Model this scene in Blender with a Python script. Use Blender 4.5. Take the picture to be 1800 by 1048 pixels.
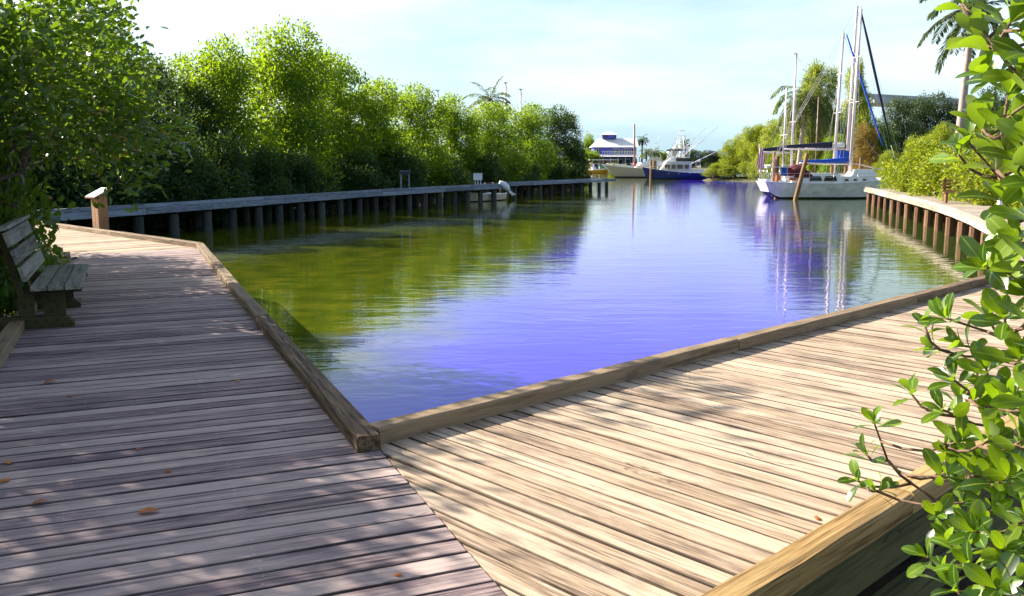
import bpy, math, random
import numpy as np
from mathutils import Vector, Matrix

for o in list(bpy.data.objects):
    bpy.data.objects.remove(o, do_unlink=True)
S = bpy.context.scene
COL = S.collection
R = math.radians

# ---------------------------------------------------------------- camera
CAM_H, FPX, HORIZON = 2.6, 1560.0, 286.0
PITCH = math.atan((524 - HORIZON) / FPX)
cd = bpy.data.cameras.new('camera'); cam = bpy.data.objects.new('camera', cd); COL.objects.link(cam)
cam.location = (0, 0, CAM_H); cam.rotation_euler = (math.pi / 2 - PITCH, 0, 0)
cd.sensor_width = 36; cd.lens = 36 * FPX / 1800; cd.clip_start = 0.05; cd.clip_end = 9000
S.camera = cam

# ---------------------------------------------------------------- sky, sun, exposure
SUN_AZ, SUN_EL = R(-62), R(29)
w = bpy.data.worlds.new('World'); S.world = w; w.use_nodes = True
nt = w.node_tree; N = nt.nodes; L = nt.links
N.clear()
out = N.new('ShaderNodeOutputWorld'); bg = N.new('ShaderNodeBackground'); bg.inputs['Strength'].default_value = 0.068
sky = N.new('ShaderNodeTexSky'); sky.sky_type = 'NISHITA'; sky.sun_disc = False
sky.sun_elevation = SUN_EL; sky.sun_rotation = SUN_AZ; sky.altitude = 0
sky.air_density = 1.0; sky.dust_density = 2.6; sky.ozone_density = 3.0
tc = N.new('ShaderNodeTexCoord'); sep = N.new('ShaderNodeSeparateXYZ')
L.new(tc.outputs['Generated'], sep.inputs[0])
mp = N.new('ShaderNodeMapping'); mp.inputs['Scale'].default_value = (2.0, 2.0, 9.0); mp.inputs['Rotation'].default_value = (0.06, 0.04, 0.5)
mp.inputs['Location'].default_value = (3.1, 1.7, 0)
nz = N.new('ShaderNodeTexNoise'); nz.inputs['Scale'].default_value = 1.0; nz.inputs['Detail'].default_value = 9; nz.inputs['Roughness'].default_value = 0.6
cr = N.new('ShaderNodeMapRange'); cr.inputs['From Min'].default_value = 0.42; cr.inputs['From Max'].default_value = 0.78
cr.inputs['To Min'].default_value = 0.0; cr.inputs['To Max'].default_value = 0.4
mixc = N.new('ShaderNodeMixRGB'); mixc.inputs['Color2'].default_value = (10.5, 11.0, 11.4, 1)
L.new(tc.outputs['Generated'], mp.inputs['Vector']); L.new(mp.outputs[0], nz.inputs['Vector']); L.new(nz.outputs['Fac'], cr.inputs['Value'])
hz = N.new('ShaderNodeMapRange'); hz.interpolation_type = 'SMOOTHERSTEP'; hz.inputs['From Min'].default_value = 0.0; hz.inputs['From Max'].default_value = 0.42; hz.inputs['To Min'].default_value = 0.6; hz.inputs['To Max'].default_value = 0.0
L.new(sep.outputs['Z'], hz.inputs['Value'])
mixh = N.new('ShaderNodeMixRGB'); mixh.inputs['Color2'].default_value = (4.3, 6.4, 7.5, 1); L.new(hz.outputs[0], mixh.inputs['Fac']); L.new(sky.outputs[0], mixh.inputs['Color1'])
L.new(cr.outputs[0], mixc.inputs['Fac']); L.new(mixh.outputs[0], mixc.inputs['Color1'])
L.new(mixc.outputs[0], bg.inputs['Color']); L.new(bg.outputs[0], out.inputs[0])

SUNV = Vector((math.sin(SUN_AZ) * math.cos(SUN_EL), math.cos(SUN_AZ) * math.cos(SUN_EL), math.sin(SUN_EL)))
sl = bpy.data.lights.new('sun', 'SUN'); sl.energy = 5.0; sl.angle = R(0.5); sl.color = (1.0, 0.90, 0.76)
so = bpy.data.objects.new('sun', sl); COL.objects.link(so); so.rotation_euler = SUNV.to_track_quat('Z', 'Y').to_euler()
so.location = (-40, 40, 60)
S.view_settings.view_transform = 'Standard'; S.view_settings.look = 'None'; S.view_settings.gamma = 1
S.view_settings.exposure = 1.5
S.view_settings.use_curve_mapping = False
S.render.engine = 'CYCLES'
S.cycles.max_bounces = 8; S.cycles.transparent_max_bounces = 4
S.cycles.use_denoising = True

# ---------------------------------------------------------------- helpers
def ray(px, py):
    dx = (px - 900) / FPX; dz = -(py - 524) / FPX
    return Vector((dx, math.cos(PITCH) + dz * math.sin(PITCH), -math.sin(PITCH) + dz * math.cos(PITCH)))
def atz(px, py, z):
    d = ray(px, py); return Vector((0, 0, CAM_H)) + d * ((z - CAM_H) / d.z)
def at(px, py, Y):
    d = ray(px, py); return Vector((0, 0, CAM_H)) + d * (Y / d.y)

class MB:
    def __init__(s): s.v = []; s.f = []
    def add(s, vs, fs):
        b = len(s.v); s.v += [tuple(p) for p in vs]; s.f += [tuple(b + i for i in f) for f in fs]; return s
    def box(s, c, d, M=None):
        x, y, z = d[0] / 2, d[1] / 2, d[2] / 2; c = Vector(c)
        vs = [Vector(p) for p in ((-x,-y,-z),(x,-y,-z),(x,y,-z),(-x,y,-z),(-x,-y,z),(x,-y,z),(x,y,z),(-x,y,z))]
        if M is not None: vs = [M @ p for p in vs]
        return s.add([c + p for p in vs], [(3,2,1,0),(4,5,6,7),(0,1,5,4),(1,2,6,5),(2,3,7,6),(3,0,4,7)])
    def beam(s, a, b, wd, ht, up=(0, 0, 1)):
        a = Vector(a); b = Vector(b); d = (b - a).normalized(); up = Vector(up)
        sd = d.cross(up)
        if sd.length < 1e-4: sd = Vector((1, 0, 0))
        sd.normalize(); u = sd.cross(d)
        vs = []
        for p in (a, b):
            for (i, j) in ((-1,-1),(1,-1),(1,1),(-1,1)): vs.append(p + sd * (i * wd / 2) + u * (j * ht / 2))
        return s.add(vs, [(0,1,2,3),(7,6,5,4),(0,4,5,1),(1,5,6,2),(2,6,7,3),(3,7,4,0)])
    def tube(s, pts, rad, n=8, cap=True):
        pts = [Vector(p) for p in pts]
        if not hasattr(rad, '__len__'): rad = [rad] * len(pts)
        vs = []; fs = []
        t0 = (pts[1] - pts[0]).normalized(); ref = Vector((1, 0, 0)) if abs(t0.x) < 0.8 else Vector((0, 1, 0))
        u = t0.cross(ref).normalized()
        for i, p in enumerate(pts):
            t = (pts[min(i + 1, len(pts) - 1)] - pts[max(i - 1, 0)]).normalized()
            u = (u - t * u.dot(t)).normalized(); q = t.cross(u)
            for k in range(n):
                a = 2 * math.pi * k / n; vs.append(p + (u * math.cos(a) + q * math.sin(a)) * rad[i])
        for i in range(len(pts) - 1):
            for k in range(n):
                fs.append((i * n + k, i * n + (k + 1) % n, (i + 1) * n + (k + 1) % n, (i + 1) * n + k))
        if cap: fs += [tuple(range(n))[::-1], tuple(range((len(pts) - 1) * n, len(pts) * n))]
        return s.add(vs, fs)
    def prism(s, poly, z0, z1, bev=0.0):
        n = len(poly); vs = [(p[0], p[1], z0) for p in poly]
        if bev > 0:
            vs += [(p[0], p[1], z1 - bev) for p in poly]
            q = inset(poly, bev); vs += [(p[0], p[1], z1) for p in q]; rings = 3
        else:
            vs += [(p[0], p[1], z1) for p in poly]; rings = 2
        fs = [tuple(range(n))[::-1], tuple(range((rings - 1) * n, rings * n))]
        for r in range(rings - 1):
            for k in range(n): fs.append((r*n+k, r*n+(k+1)%n, (r+1)*n+(k+1)%n, (r+1)*n+k))
        return s.add(vs, fs)
    def build(s, name, m, parent=None, smooth=False):
        me = bpy.data.meshes.new(name); me.from_pydata(s.v, [], s.f); me.update()
        if smooth: me.polygons.foreach_set('use_smooth', [True] * len(me.polygons))
        return link(name, me, m, parent)
def inset(poly, d):
    n = len(poly); c = Vector((sum(p[0] for p in poly) / n, sum(p[1] for p in poly) / n)); res = []
    for p in poly:
        v = c - Vector((p[0], p[1])); 
        res.append(Vector((p[0], p[1])) + Vector((math.copysign(min(d, abs(v.x)), v.x), math.copysign(min(d, abs(v.y)), v.y))))
    return res
def clip(poly, p, n):     # keep the side where (q-p).n >= 0
    res = []
    for i in range(len(poly)):
        a = poly[i]; b = poly[(i + 1) % len(poly)]
        da = (a - p).dot(n); db = (b - p).dot(n)
        if da >= 0: res.append(a)
        if (da >= 0) != (db >= 0): res.append(a + (b - a) * (da / (da - db)))
    return res
def link(name, me, m, parent=None):
    o = bpy.data.objects.new(name, me); COL.objects.link(o)
    if m is not None and len(me.materials) == 0: me.materials.append(m)
    if parent is not None: o.parent = parent
    return o
def tag(o, label=None, cat=None, group=None, kind=None):
    if label: o['label'] = label
    if cat: o['category'] = cat
    if group: o['group'] = group
    if kind: o['kind'] = kind
    return o
def thing(name, label, cat, loc=(0, 0, 0), rz=0, group=None):
    o = bpy.data.objects.new(name, None); COL.objects.link(o); o.location = loc; o.rotation_euler = (0, 0, rz)
    o.empty_display_size = 0.2
    return tag(o, label, cat, group)
def copy_tree(o, parent=None):
    c = o.copy(); COL.objects.link(c); c.parent = parent
    for ch in [k for k in ALLCH(o)]: copy_tree(ch, c)
    return c
def ALLCH(o): return [k for k in list(COL.objects) if k.parent == o]

# ---------------------------------------------------------------- materials
def newmat(name):
    m = bpy.data.materials.new(name); m.use_nodes = True
    n = m.node_tree.nodes; b = n['Principled BSDF']; return m, n, m.node_tree.links, b
def ramp(n, stops):
    r = n.new('ShaderNodeValToRGB'); e = r.color_ramp.elements
    while len(e) < len(stops): e.new(0.5)
    for el, (p, c) in zip(e, stops): el.position = p; el.color = (*c, 1)
    return r
def paint(name, col, rough=0.45, var=0.12, scale=6.0, metal=0.0, bump=0.0, dirt=None):
    m, n, l, b = newmat(name)
    t = n.new('ShaderNodeTexCoord'); z = n.new('ShaderNodeTexNoise'); z.inputs['Scale'].default_value = scale; z.inputs['Detail'].default_value = 6
    l.new(t.outputs['Object'], z.inputs['Vector'])
    d = dirt or tuple(c * (1 - 2 * var) for c in col)
    r = ramp(n, [(0.3, d), (0.62, col)]); l.new(z.outputs['Fac'], r.inputs[0]); l.new(r.outputs[0], b.inputs['Base Color'])
    b.inputs['Roughness'].default_value = rough; b.inputs['Metallic'].default_value = metal
    if bump:
        bp = n.new('ShaderNodeBump'); bp.inputs['Strength'].default_value = bump; bp.inputs['Distance'].default_value = 0.02
        l.new(z.outputs['Fac'], bp.inputs['Height']); l.new(bp.outputs[0], b.inputs['Normal'])
    return m
def wood(name, pale, mid, dark, stain=None, stain_amt=0.5, bump=0.35, grain=1.0, spread=0.22, shift=0.0, edge=0):
    """weathered timber: long grain along local X, knots, dirt blotches, a tone of its own for each board"""
    m, n, l, b = newmat(name)
    t = n.new('ShaderNodeTexCoord'); oi = n.new('ShaderNodeObjectInfo')
    off = n.new('ShaderNodeVectorMath'); off.operation = 'SCALE'; off.inputs[0].default_value = (37.0, 11.0, 5.0)
    l.new(oi.outputs['Random'], off.inputs['Scale'])
    ad = n.new('ShaderNodeVectorMath'); l.new(t.outputs['Object'], ad.inputs[0]); l.new(off.outputs[0], ad.inputs[1])
    # distortion round knots
    kn = n.new('ShaderNodeTexVoronoi'); kn.inputs['Scale'].default_value = 1.0
    mk = n.new('ShaderNodeMapping'); mk.inputs['Scale'].default_value = (1.25, 4.2, 4.2); l.new(ad.outputs[0], mk.inputs['Vector']); l.new(mk.outputs[0], kn.inputs['Vector'])
    kd = n.new('ShaderNodeMapRange'); kd.inputs['From Min'].default_value = 0.02; kd.inputs['From Max'].default_value = 0.22; kd.inputs['To Min'].default_value = 1; kd.inputs['To Max'].default_value = 0
    l.new(kn.outputs['Distance'], kd.inputs['Value'])
    gm = n.new('ShaderNodeMapping'); gm.inputs['Scale'].default_value = (1.7 * grain, 40 * grain, 40 * grain); l.new(ad.outputs[0], gm.inputs['Vector'])
    wv = n.new('ShaderNodeVectorMath'); sc_ = n.new('ShaderNodeVectorMath'); sc_.operation = 'SCALE'; sc_.inputs[0].default_value = (0.6, 2.6, 1.8)
    l.new(kd.outputs[0], sc_.inputs['Scale']); l.new(gm.outputs[0], wv.inputs[0]); l.new(sc_.outputs[0], wv.inputs[1])
    g = n.new('ShaderNodeTexNoise'); g.inputs['Scale'].default_value = 1.0; g.inputs['Detail'].default_value = 5; g.inputs['Roughness'].default_value = 0.62; g.inputs['Distortion'].default_value = 0.5
    l.new(wv.outputs[0], g.inputs['Vector'])
    fm = n.new('ShaderNodeMapping'); fm.inputs['Scale'].default_value = (4.5, 190, 190); l.new(ad.outputs[0], fm.inputs['Vector'])
    fg = n.new('ShaderNodeTexNoise'); fg.inputs['Detail'].default_value = 3; fg.inputs['Scale'].default_value = 1.0; l.new(fm.outputs[0], fg.inputs['Vector'])
    mixg = n.new('ShaderNodeMath'); mixg.operation = 'MULTIPLY_ADD'; mixg.inputs[1].default_value = 0.45
    l.new(fg.outputs['Fac'], mixg.inputs[0])
    g6 = n.new('ShaderNodeMath'); g6.operation = 'MULTIPLY'; g6.inputs[1].default_value = 0.62; l.new(g.outputs['Fac'], g6.inputs[0]); l.new(g6.outputs[0], mixg.inputs[2])
    rn = n.new('ShaderNodeMath'); rn.operation = 'MULTIPLY_ADD'; rn.inputs[1].default_value = spread; rn.inputs[2].default_value = shift - spread / 2
    rd = n.new('ShaderNodeTexWhiteNoise'); rd.noise_dimensions = '1D'; l.new(oi.outputs['Random'], rd.inputs['W'])
    l.new(rd.outputs['Value'], rn.inputs[0])
    sm = n.new('ShaderNodeMath'); l.new(mixg.outputs[0], sm.inputs[0]); l.new(rn.outputs[0], sm.inputs[1])
    r = ramp(n, [(0.33, dark), (0.45, mid), (0.61, pale)]); l.new(sm.outputs[0], r.inputs[0])
    # dirt blotches in world space running across boards
    bl = n.new('ShaderNodeTexNoise'); bl.inputs['Scale'].default_value = 1.3; bl.inputs['Detail'].default_value = 6; bl.inputs['Roughness'].default_value = 0.65
    bm_ = n.new('ShaderNodeMapping'); bm_.inputs['Scale'].default_value = (1.4, 4.0, 4.0); l.new(ad.outputs[0], bm_.inputs['Vector']); l.new(bm_.outputs[0], bl.inputs['Vector'])
    br = n.new('ShaderNodeMapRange'); br.inputs['From Min'].default_value = 0.50; br.inputs['From Max'].default_value = 0.72; br.inputs['To Max'].default_value = stain_amt
    l.new(bl.outputs['Fac'], br.inputs['Value'])
    mxs = n.new('ShaderNodeMixRGB'); l.new(br.outputs[0], mxs.inputs['Fac']); l.new(r.outputs[0], mxs.inputs['Color1']); mxs.inputs['Color2'].default_value = (*(stain or dark), 1)
    # drying cracks: thin dark lines along the grain
    ckm = n.new('ShaderNodeMapping'); ckm.inputs['Scale'].default_value = (0.9, 30, 30); l.new(ad.outputs[0], ckm.inputs['Vector'])
    ckv = n.new('ShaderNodeVectorMath'); l.new(ckm.outputs[0], ckv.inputs[0]); l.new(sc_.outputs[0], ckv.inputs[1])
    ck = n.new('ShaderNodeTexNoise'); ck.inputs['Scale'].default_value = 1.0; ck.inputs['Detail'].default_value = 1.5; l.new(ckv.outputs[0], ck.inputs['Vector'])
    ckr = n.new('ShaderNodeMapRange'); ckr.inputs['From Min'].default_value = 0.60; ckr.inputs['From Max'].default_value = 0.68; ckr.inputs['To Max'].default_value = 0.55; l.new(ck.outputs['Fac'], ckr.inputs['Value'])
    mxc = n.new('ShaderNodeMixRGB'); l.new(ckr.outputs[0], mxc.inputs['Fac']); l.new(mxs.outputs[0], mxc.inputs['Color1']); mxc.inputs['Color2'].default_value = (*dark, 1); mxs = mxc
    # knots
    kr = n.new('ShaderNodeMapRange'); kr.inputs['From Min'].default_value = 0.0; kr.inputs['From Max'].default_value = 0.075; kr.inputs['To Min'].default_value = 0.8; kr.inputs['To Max'].default_value = 0
    l.new(kn.outputs['Distance'], kr.inputs['Value'])
    mk2 = n.new('ShaderNodeMixRGB'); l.new(kr.outputs[0], mk2.inputs['Fac']); l.new(mxs.outputs[0], mk2.inputs['Color1']); mk2.inputs['Color2'].default_value = (dark[0]*0.6, dark[1]*0.45, dark[2]*0.35, 1)
    fin = mk2.outputs[0]
    if edge:  # edge grime that also paints in the shade of the gaps between boards
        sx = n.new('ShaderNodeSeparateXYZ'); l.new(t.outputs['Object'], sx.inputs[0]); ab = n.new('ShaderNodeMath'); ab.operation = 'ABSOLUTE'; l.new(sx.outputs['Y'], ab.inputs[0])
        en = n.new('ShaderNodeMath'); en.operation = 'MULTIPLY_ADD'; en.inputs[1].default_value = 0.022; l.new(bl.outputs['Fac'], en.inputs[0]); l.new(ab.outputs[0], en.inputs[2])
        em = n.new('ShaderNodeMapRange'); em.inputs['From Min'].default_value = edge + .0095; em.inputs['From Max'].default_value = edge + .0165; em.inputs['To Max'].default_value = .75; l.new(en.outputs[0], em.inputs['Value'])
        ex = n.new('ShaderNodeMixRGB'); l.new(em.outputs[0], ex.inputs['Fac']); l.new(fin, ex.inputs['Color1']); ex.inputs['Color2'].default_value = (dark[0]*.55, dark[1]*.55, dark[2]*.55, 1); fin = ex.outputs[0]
    l.new(fin, b.inputs['Base Color']); b.inputs['Roughness'].default_value = 0.82
    b.inputs['Specular IOR Level'].default_value = 0.25
    bp = n.new('ShaderNodeBump'); bp.inputs['Strength'].default_value = bump; bp.inputs['Distance'].default_value = 0.006
    l.new(mixg.outputs[0], bp.inputs['Height']); l.new(bp.outputs[0], b.inputs['Normal'])
    return m
def leafmat(name, cols, trans, tmix=0.45, rough=0.42, objrand=False, spec=0.4, rib=False):
    m, n, l, b = newmat(name)
    if objrand:
        a = n.new('ShaderNodeObjectInfo'); src = a.outputs['Random']
    else:
        a = n.new('ShaderNodeAttribute'); a.attribute_name = 'tint'; src = a.outputs['Fac']
    k = len(cols)
    r = ramp(n, [(i / max(1, k - 1), c) for i, c in enumerate(cols)]); l.new(src, r.inputs[0])
    col = r.outputs[0]
    if rib:
        ra = n.new('ShaderNodeAttribute'); ra.attribute_name = 'rib'; rm = n.new('ShaderNodeMapRange'); rm.inputs['From Min'].default_value = .84; rm.inputs['From Max'].default_value = .98; rm.inputs['To Max'].default_value = .7
        l.new(ra.outputs['Fac'], rm.inputs['Value']); rx = n.new('ShaderNodeMixRGB'); l.new(rm.outputs[0], rx.inputs['Fac']); l.new(col, rx.inputs['Color1']); rx.inputs['Color2'].default_value = (.33, .42, .06, 1)
        g_ = n.new('ShaderNodeNewGeometry'); nb = n.new('ShaderNodeTexNoise'); nb.inputs['Scale'].default_value = 26; nb.inputs['Detail'].default_value = 5; l.new(g_.outputs['Position'], nb.inputs['Vector'])
        nm = n.new('ShaderNodeMapRange'); nm.inputs['From Min'].default_value = .62; nm.inputs['From Max'].default_value = .74; nm.inputs['To Max'].default_value = .55; l.new(nb.outputs['Fac'], nm.inputs['Value'])
        ry = n.new('ShaderNodeMixRGB'); l.new(nm.outputs[0], ry.inputs['Fac']); l.new(rx.outputs[0], ry.inputs['Color1']); ry.inputs['Color2'].default_value = (.10, .08, .02, 1); col = ry.outputs[0]
        bk = n.new('ShaderNodeMixRGB'); l.new(g_.outputs['Backfacing'], bk.inputs['Fac']); l.new(col, bk.inputs['Color1']); bk.inputs['Color2'].default_value = (.22, .30, .10, 1); col = bk.outputs[0]
    l.new(col, b.inputs['Base Color']); b.inputs['Roughness'].default_value = rough; b.inputs['Specular IOR Level'].default_value = spec
    tr = n.new('ShaderNodeBsdfTranslucent')
    mt = n.new('ShaderNodeMixRGB'); mt.blend_type = 'MULTIPLY'; mt.inputs['Fac'].default_value = 0.0
    hs = n.new('ShaderNodeMixRGB'); hs.inputs['Fac'].default_value = 0.7; l.new(r.outputs[0], hs.inputs['Color1']); hs.inputs['Color2'].default_value = (*trans, 1)
    l.new(hs.outputs[0], tr.inputs['Color'])
    ms = n.new('ShaderNodeMixShader'); ms.inputs['Fac'].default_value = tmix
    l.new(b.outputs[0], ms.inputs[1]); l.new(tr.outputs[0], ms.inputs[2]); l.new(ms.outputs[0], n['Material Output'].inputs['Surface'])
    return m

M = {}
M['plank_shade_tint'] = wood('weathered plank violet shade tint', (0.43, 0.34, 0.31), (0.25, 0.185, 0.185), (0.045, 0.03, 0.035), stain=(0.095, 0.065, 0.10), stain_amt=0.6, spread=0.24, edge=.0605)  # violet of the shaded boards is tinted into the timber colour
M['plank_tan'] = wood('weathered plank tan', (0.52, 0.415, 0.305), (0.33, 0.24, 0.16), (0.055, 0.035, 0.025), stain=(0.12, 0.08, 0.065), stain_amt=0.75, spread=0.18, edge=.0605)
M['beam'] = wood('curb timber', (0.27, 0.20, 0.125), (0.155, 0.105, 0.06), (0.03, 0.02, 0.013), stain=(0.055, 0.042, 0.03), stain_amt=0.6, grain=0.8)
M['beam_new'] = wood('yellow treated timber', (0.44, 0.30, 0.13), (0.27, 0.165, 0.06), (0.07, 0.04, 0.015), stain=(0.16, 0.11, 0.05), stain_amt=0.4, grain=0.7)
M['joist'] = wood('damp substructure timber', (0.12, 0.115, 0.045), (0.07, 0.065, 0.026), (0.02, 0.018, 0.01), stain=(0.03, 0.035, 0.014))
M['dock_blue'] = wood('blue grey dock timber', (0.24, 0.29, 0.36), (0.15, 0.18, 0.225), (0.04, 0.045, 0.055), stain=(0.05, 0.05, 0.05), grain=0.6)  # blue grey tone over the whole timber
M['dock_pale'] = wood('sunbleached dock timber', (0.46, 0.40, 0.33), (0.32, 0.265, 0.205), (0.10, 0.07, 0.05), grain=0.6, stain=(0.16, 0.12, 0.09))
M['pile_brown'] = wood('creosoted pile', (0.22, 0.12, 0.07), (0.13, 0.065, 0.038), (0.035, 0.02, 0.014), grain=0.7)
M['pile_dark'] = wood('wet dark pile', (0.07, 0.075, 0.075), (0.04, 0.045, 0.045), (0.012, 0.014, 0.014), grain=0.7)
M['pile_tan'] = wood('bare mooring pile', (0.36, 0.22, 0.11), (0.24, 0.13, 0.06), (0.06, 0.035, 0.02), grain=0.6)
M['bench'] = wood('bench slat timber', (0.28, 0.27, 0.22), (0.18, 0.17, 0.14), (0.05, 0.045, 0.04), stain=(0.09, 0.09, 0.04), stain_amt=0.7)
M['bench_dark'] = wood('mossy bench trestle', (0.06, 0.055, 0.022), (0.033, 0.03, 0.014), (0.010, 0.009, 0.006))
M['sign_wood'] = wood('sign post timber', (0.34, 0.19, 0.10), (0.22, 0.115, 0.06), (0.07, 0.035, 0.02))
M['white'] = paint('white gelcoat', (0.80, 0.80, 0.78), 0.28, 0.06)
M['offwhite'] = paint('aged white gelcoat', (0.78, 0.78, 0.76), 0.4, 0.10, dirt=(0.58, 0.56, 0.52), scale=2.5)
M['cream'] = paint('cream gelcoat', (0.62, 0.54, 0.40), 0.4, 0.08)
M['beige'] = paint('beige hull', (0.50, 0.42, 0.31), 0.4, 0.08)
M['navy'] = paint('navy topsides', (0.010, 0.022, 0.16), 0.22, 0.1)
M['boot'] = paint('dark antifouling', (0.012, 0.02, 0.022), 0.5, 0.2)
M['tealboot'] = paint('teal antifouling', (0.02, 0.09, 0.09), 0.5, 0.2)
M['glass'] = paint('dark tinted glass', (0.012, 0.012, 0.015), 0.08, 0.2)
M['blue_canvas'] = paint('royal blue canvas', (0.012, 0.09, 0.55), 0.8, 0.15, bump=0.3)
M['navy_canvas'] = paint('dark navy canvas', (0.010, 0.014, 0.045), 0.8, 0.2, bump=0.3)
M['maroon'] = paint('maroon canvas', (0.10, 0.010, 0.016), 0.8, 0.2, bump=0.3)
M['alu'] = paint('pale anodised mast', (0.72, 0.62, 0.62), 0.35, 0.08, metal=0.15)
M['mast_brown'] = paint('varnished spar', (0.36, 0.22, 0.17), 0.4, 0.1)
M['wire'] = paint('rigging wire', (0.35, 0.36, 0.38), 0.4, 0.1)
M['steel'] = paint('stainless rail', (0.62, 0.64, 0.66), 0.25, 0.08, metal=0.6)
M['red'] = paint('red paint', (0.55, 0.05, 0.025), 0.5, 0.15)
M['orange'] = paint('orange paint', (0.70, 0.16, 0.03), 0.5, 0.1)
M['rope'] = paint('pale rope', (0.5, 0.46, 0.38), 0.9, 0.1)
M['yellow'] = paint('yellow hull', (0.75, 0.36, 0.02), 0.35, 0.08)
M['houseblue'] = paint('violet blue siding', (0.075, 0.085, 0.42), 0.6, 0.08)
M['trim'] = paint('white painted trim', (0.72, 0.73, 0.76), 0.55, 0.05)
M['metalroof'] = paint('white metal roof', (0.80, 0.77, 0.74), 0.4, 0.04)
M['teal'] = paint('teal canvas', (0.10, 0.40, 0.38), 0.7, 0.1)
M['concrete'] = paint('bridge concrete', (0.42, 0.44, 0.46), 0.85, 0.1, scale=0.7)
M['plastic'] = paint('white plastic', (0.72, 0.76, 0.84), 0.4, 0.05)
M['rubber'] = paint('black rubber', (0.015, 0.015, 0.016), 0.6, 0.2)
M['bark'] = paint('grey brown bark', (0.115, 0.085, 0.06), 0.9, 0.3, scale=9, bump=0.8)
M['twig'] = paint('mangrove twig bark', (0.17, 0.10, 0.06), 0.8, 0.25, scale=30, bump=0.4)
M['palmbark'] = paint('pale palm trunk', (0.42, 0.33, 0.28), 0.85, 0.15, scale=5, bump=0.5)
M['flag'] = paint('faded red cloth', (0.60, 0.09, 0.07), 0.9, 0.1)
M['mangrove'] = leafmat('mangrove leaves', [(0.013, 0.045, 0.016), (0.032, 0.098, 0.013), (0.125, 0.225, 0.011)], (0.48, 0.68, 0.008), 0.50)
M['mangrove_shaded'] = leafmat('shaded mangrove leaves', [(0.008, 0.026, 0.015), (0.016, 0.048, 0.016), (0.04, 0.09, 0.015)], (0.18, 0.30, 0.02), 0.36)  # darker copy of the mangrove leaves, shade put into the colour
M['neartree'] = leafmat('broad glossy leaves', [(0.016, 0.050, 0.018), (0.034, 0.090, 0.018), (0.075, 0.150, 0.015), (0.075, 0.150, 0.015), (0.36, 0.15, 0.03)], (0.30, 0.48, 0.012), 0.38, rough=0.3, spec=0.5)
M['yellowgreen'] = leafmat('sunny yellow green leaves', [(0.09, 0.15, 0.018), (0.17, 0.23, 0.018), (0.27, 0.28, 0.02)], (0.50, 0.58, 0.02), 0.45)
M['olive'] = leafmat('olive feathery leaves', [(0.08, 0.13, 0.025), (0.14, 0.19, 0.03), (0.22, 0.24, 0.04)], (0.55, 0.62, 0.06), 0.55)
M['rusty'] = leafmat('rusty leaves', [(0.17, 0.12, 0.03), (0.26, 0.16, 0.04), (0.14, 0.17, 0.03)], (0.42, 0.30, 0.04), 0.4)
M['darktree'] = leafmat('dark evergreen leaves', [(0.022, 0.045, 0.025), (0.035, 0.07, 0.03), (0.065, 0.095, 0.035)], (0.13, 0.20, 0.04), 0.35)
M['palm'] = leafmat('palm leaflets', [(0.05, 0.10, 0.025), (0.09, 0.14, 0.03), (0.19, 0.17, 0.05)], (0.30, 0.36, 0.05), 0.4, rough=0.35)
M['royalpalm'] = leafmat('dark palm leaflets', [(0.03, 0.065, 0.03), (0.05, 0.09, 0.03), (0.09, 0.11, 0.04)], (0.16, 0.22, 0.05), 0.35, rough=0.35)
BLC = [(0.012, 0.038, 0.009), (0.022, 0.065, 0.008), (0.048, 0.115, 0.007), (0.095, 0.185, 0.007), (0.18, 0.27, 0.009)]
M['bigleaf'] = leafmat('foreground leaf', BLC, (0.42, 0.66, 0.005), 0.36, rough=0.30, objrand=True, spec=0.7, rib=True)
M['bigleaf2'] = leafmat('foreground leaf mass', BLC, (0.42, 0.66, 0.005), 0.36, rough=0.30, spec=0.7, rib=True)
M['fallen'] = leafmat('dry orange leaf', [(0.42, 0.13, 0.02), (0.55, 0.22, 0.04), (0.30, 0.09, 0.02)], (0.6, 0.2, 0.02), 0.25, rough=0.6, objrand=True)

def ground_mat(name, a, b_, c, scale):
    m, n, l, b = newmat(name); g = n.new('ShaderNodeNewGeometry'); z = n.new('ShaderNodeTexNoise')
    z.inputs['Scale'].default_value = scale; z.inputs['Detail'].default_value = 9; l.new(g.outputs['Position'], z.inputs['Vector'])
    r = ramp(n, [(0.3, a), (0.5, b_), (0.7, c)]); l.new(z.outputs['Fac'], r.inputs[0]); l.new(r.outputs[0], b.inputs['Base Color']); b.inputs['Roughness'].default_value = 0.95
    bp = n.new('ShaderNodeBump'); bp.inputs['Distance'].default_value = 0.1; l.new(z.outputs['Fac'], bp.inputs['Height']); l.new(bp.outputs[0], b.inputs['Normal'])
    return m
M['mud'] = ground_mat('leaf littered mud', (0.030, 0.024, 0.016), (0.06, 0.045, 0.028), (0.10, 0.075, 0.04), 2.2)
M['bank'] = ground_mat('grassy bank', (0.05, 0.07, 0.02), (0.09, 0.10, 0.03), (0.16, 0.12, 0.06), 0.6)

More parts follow.
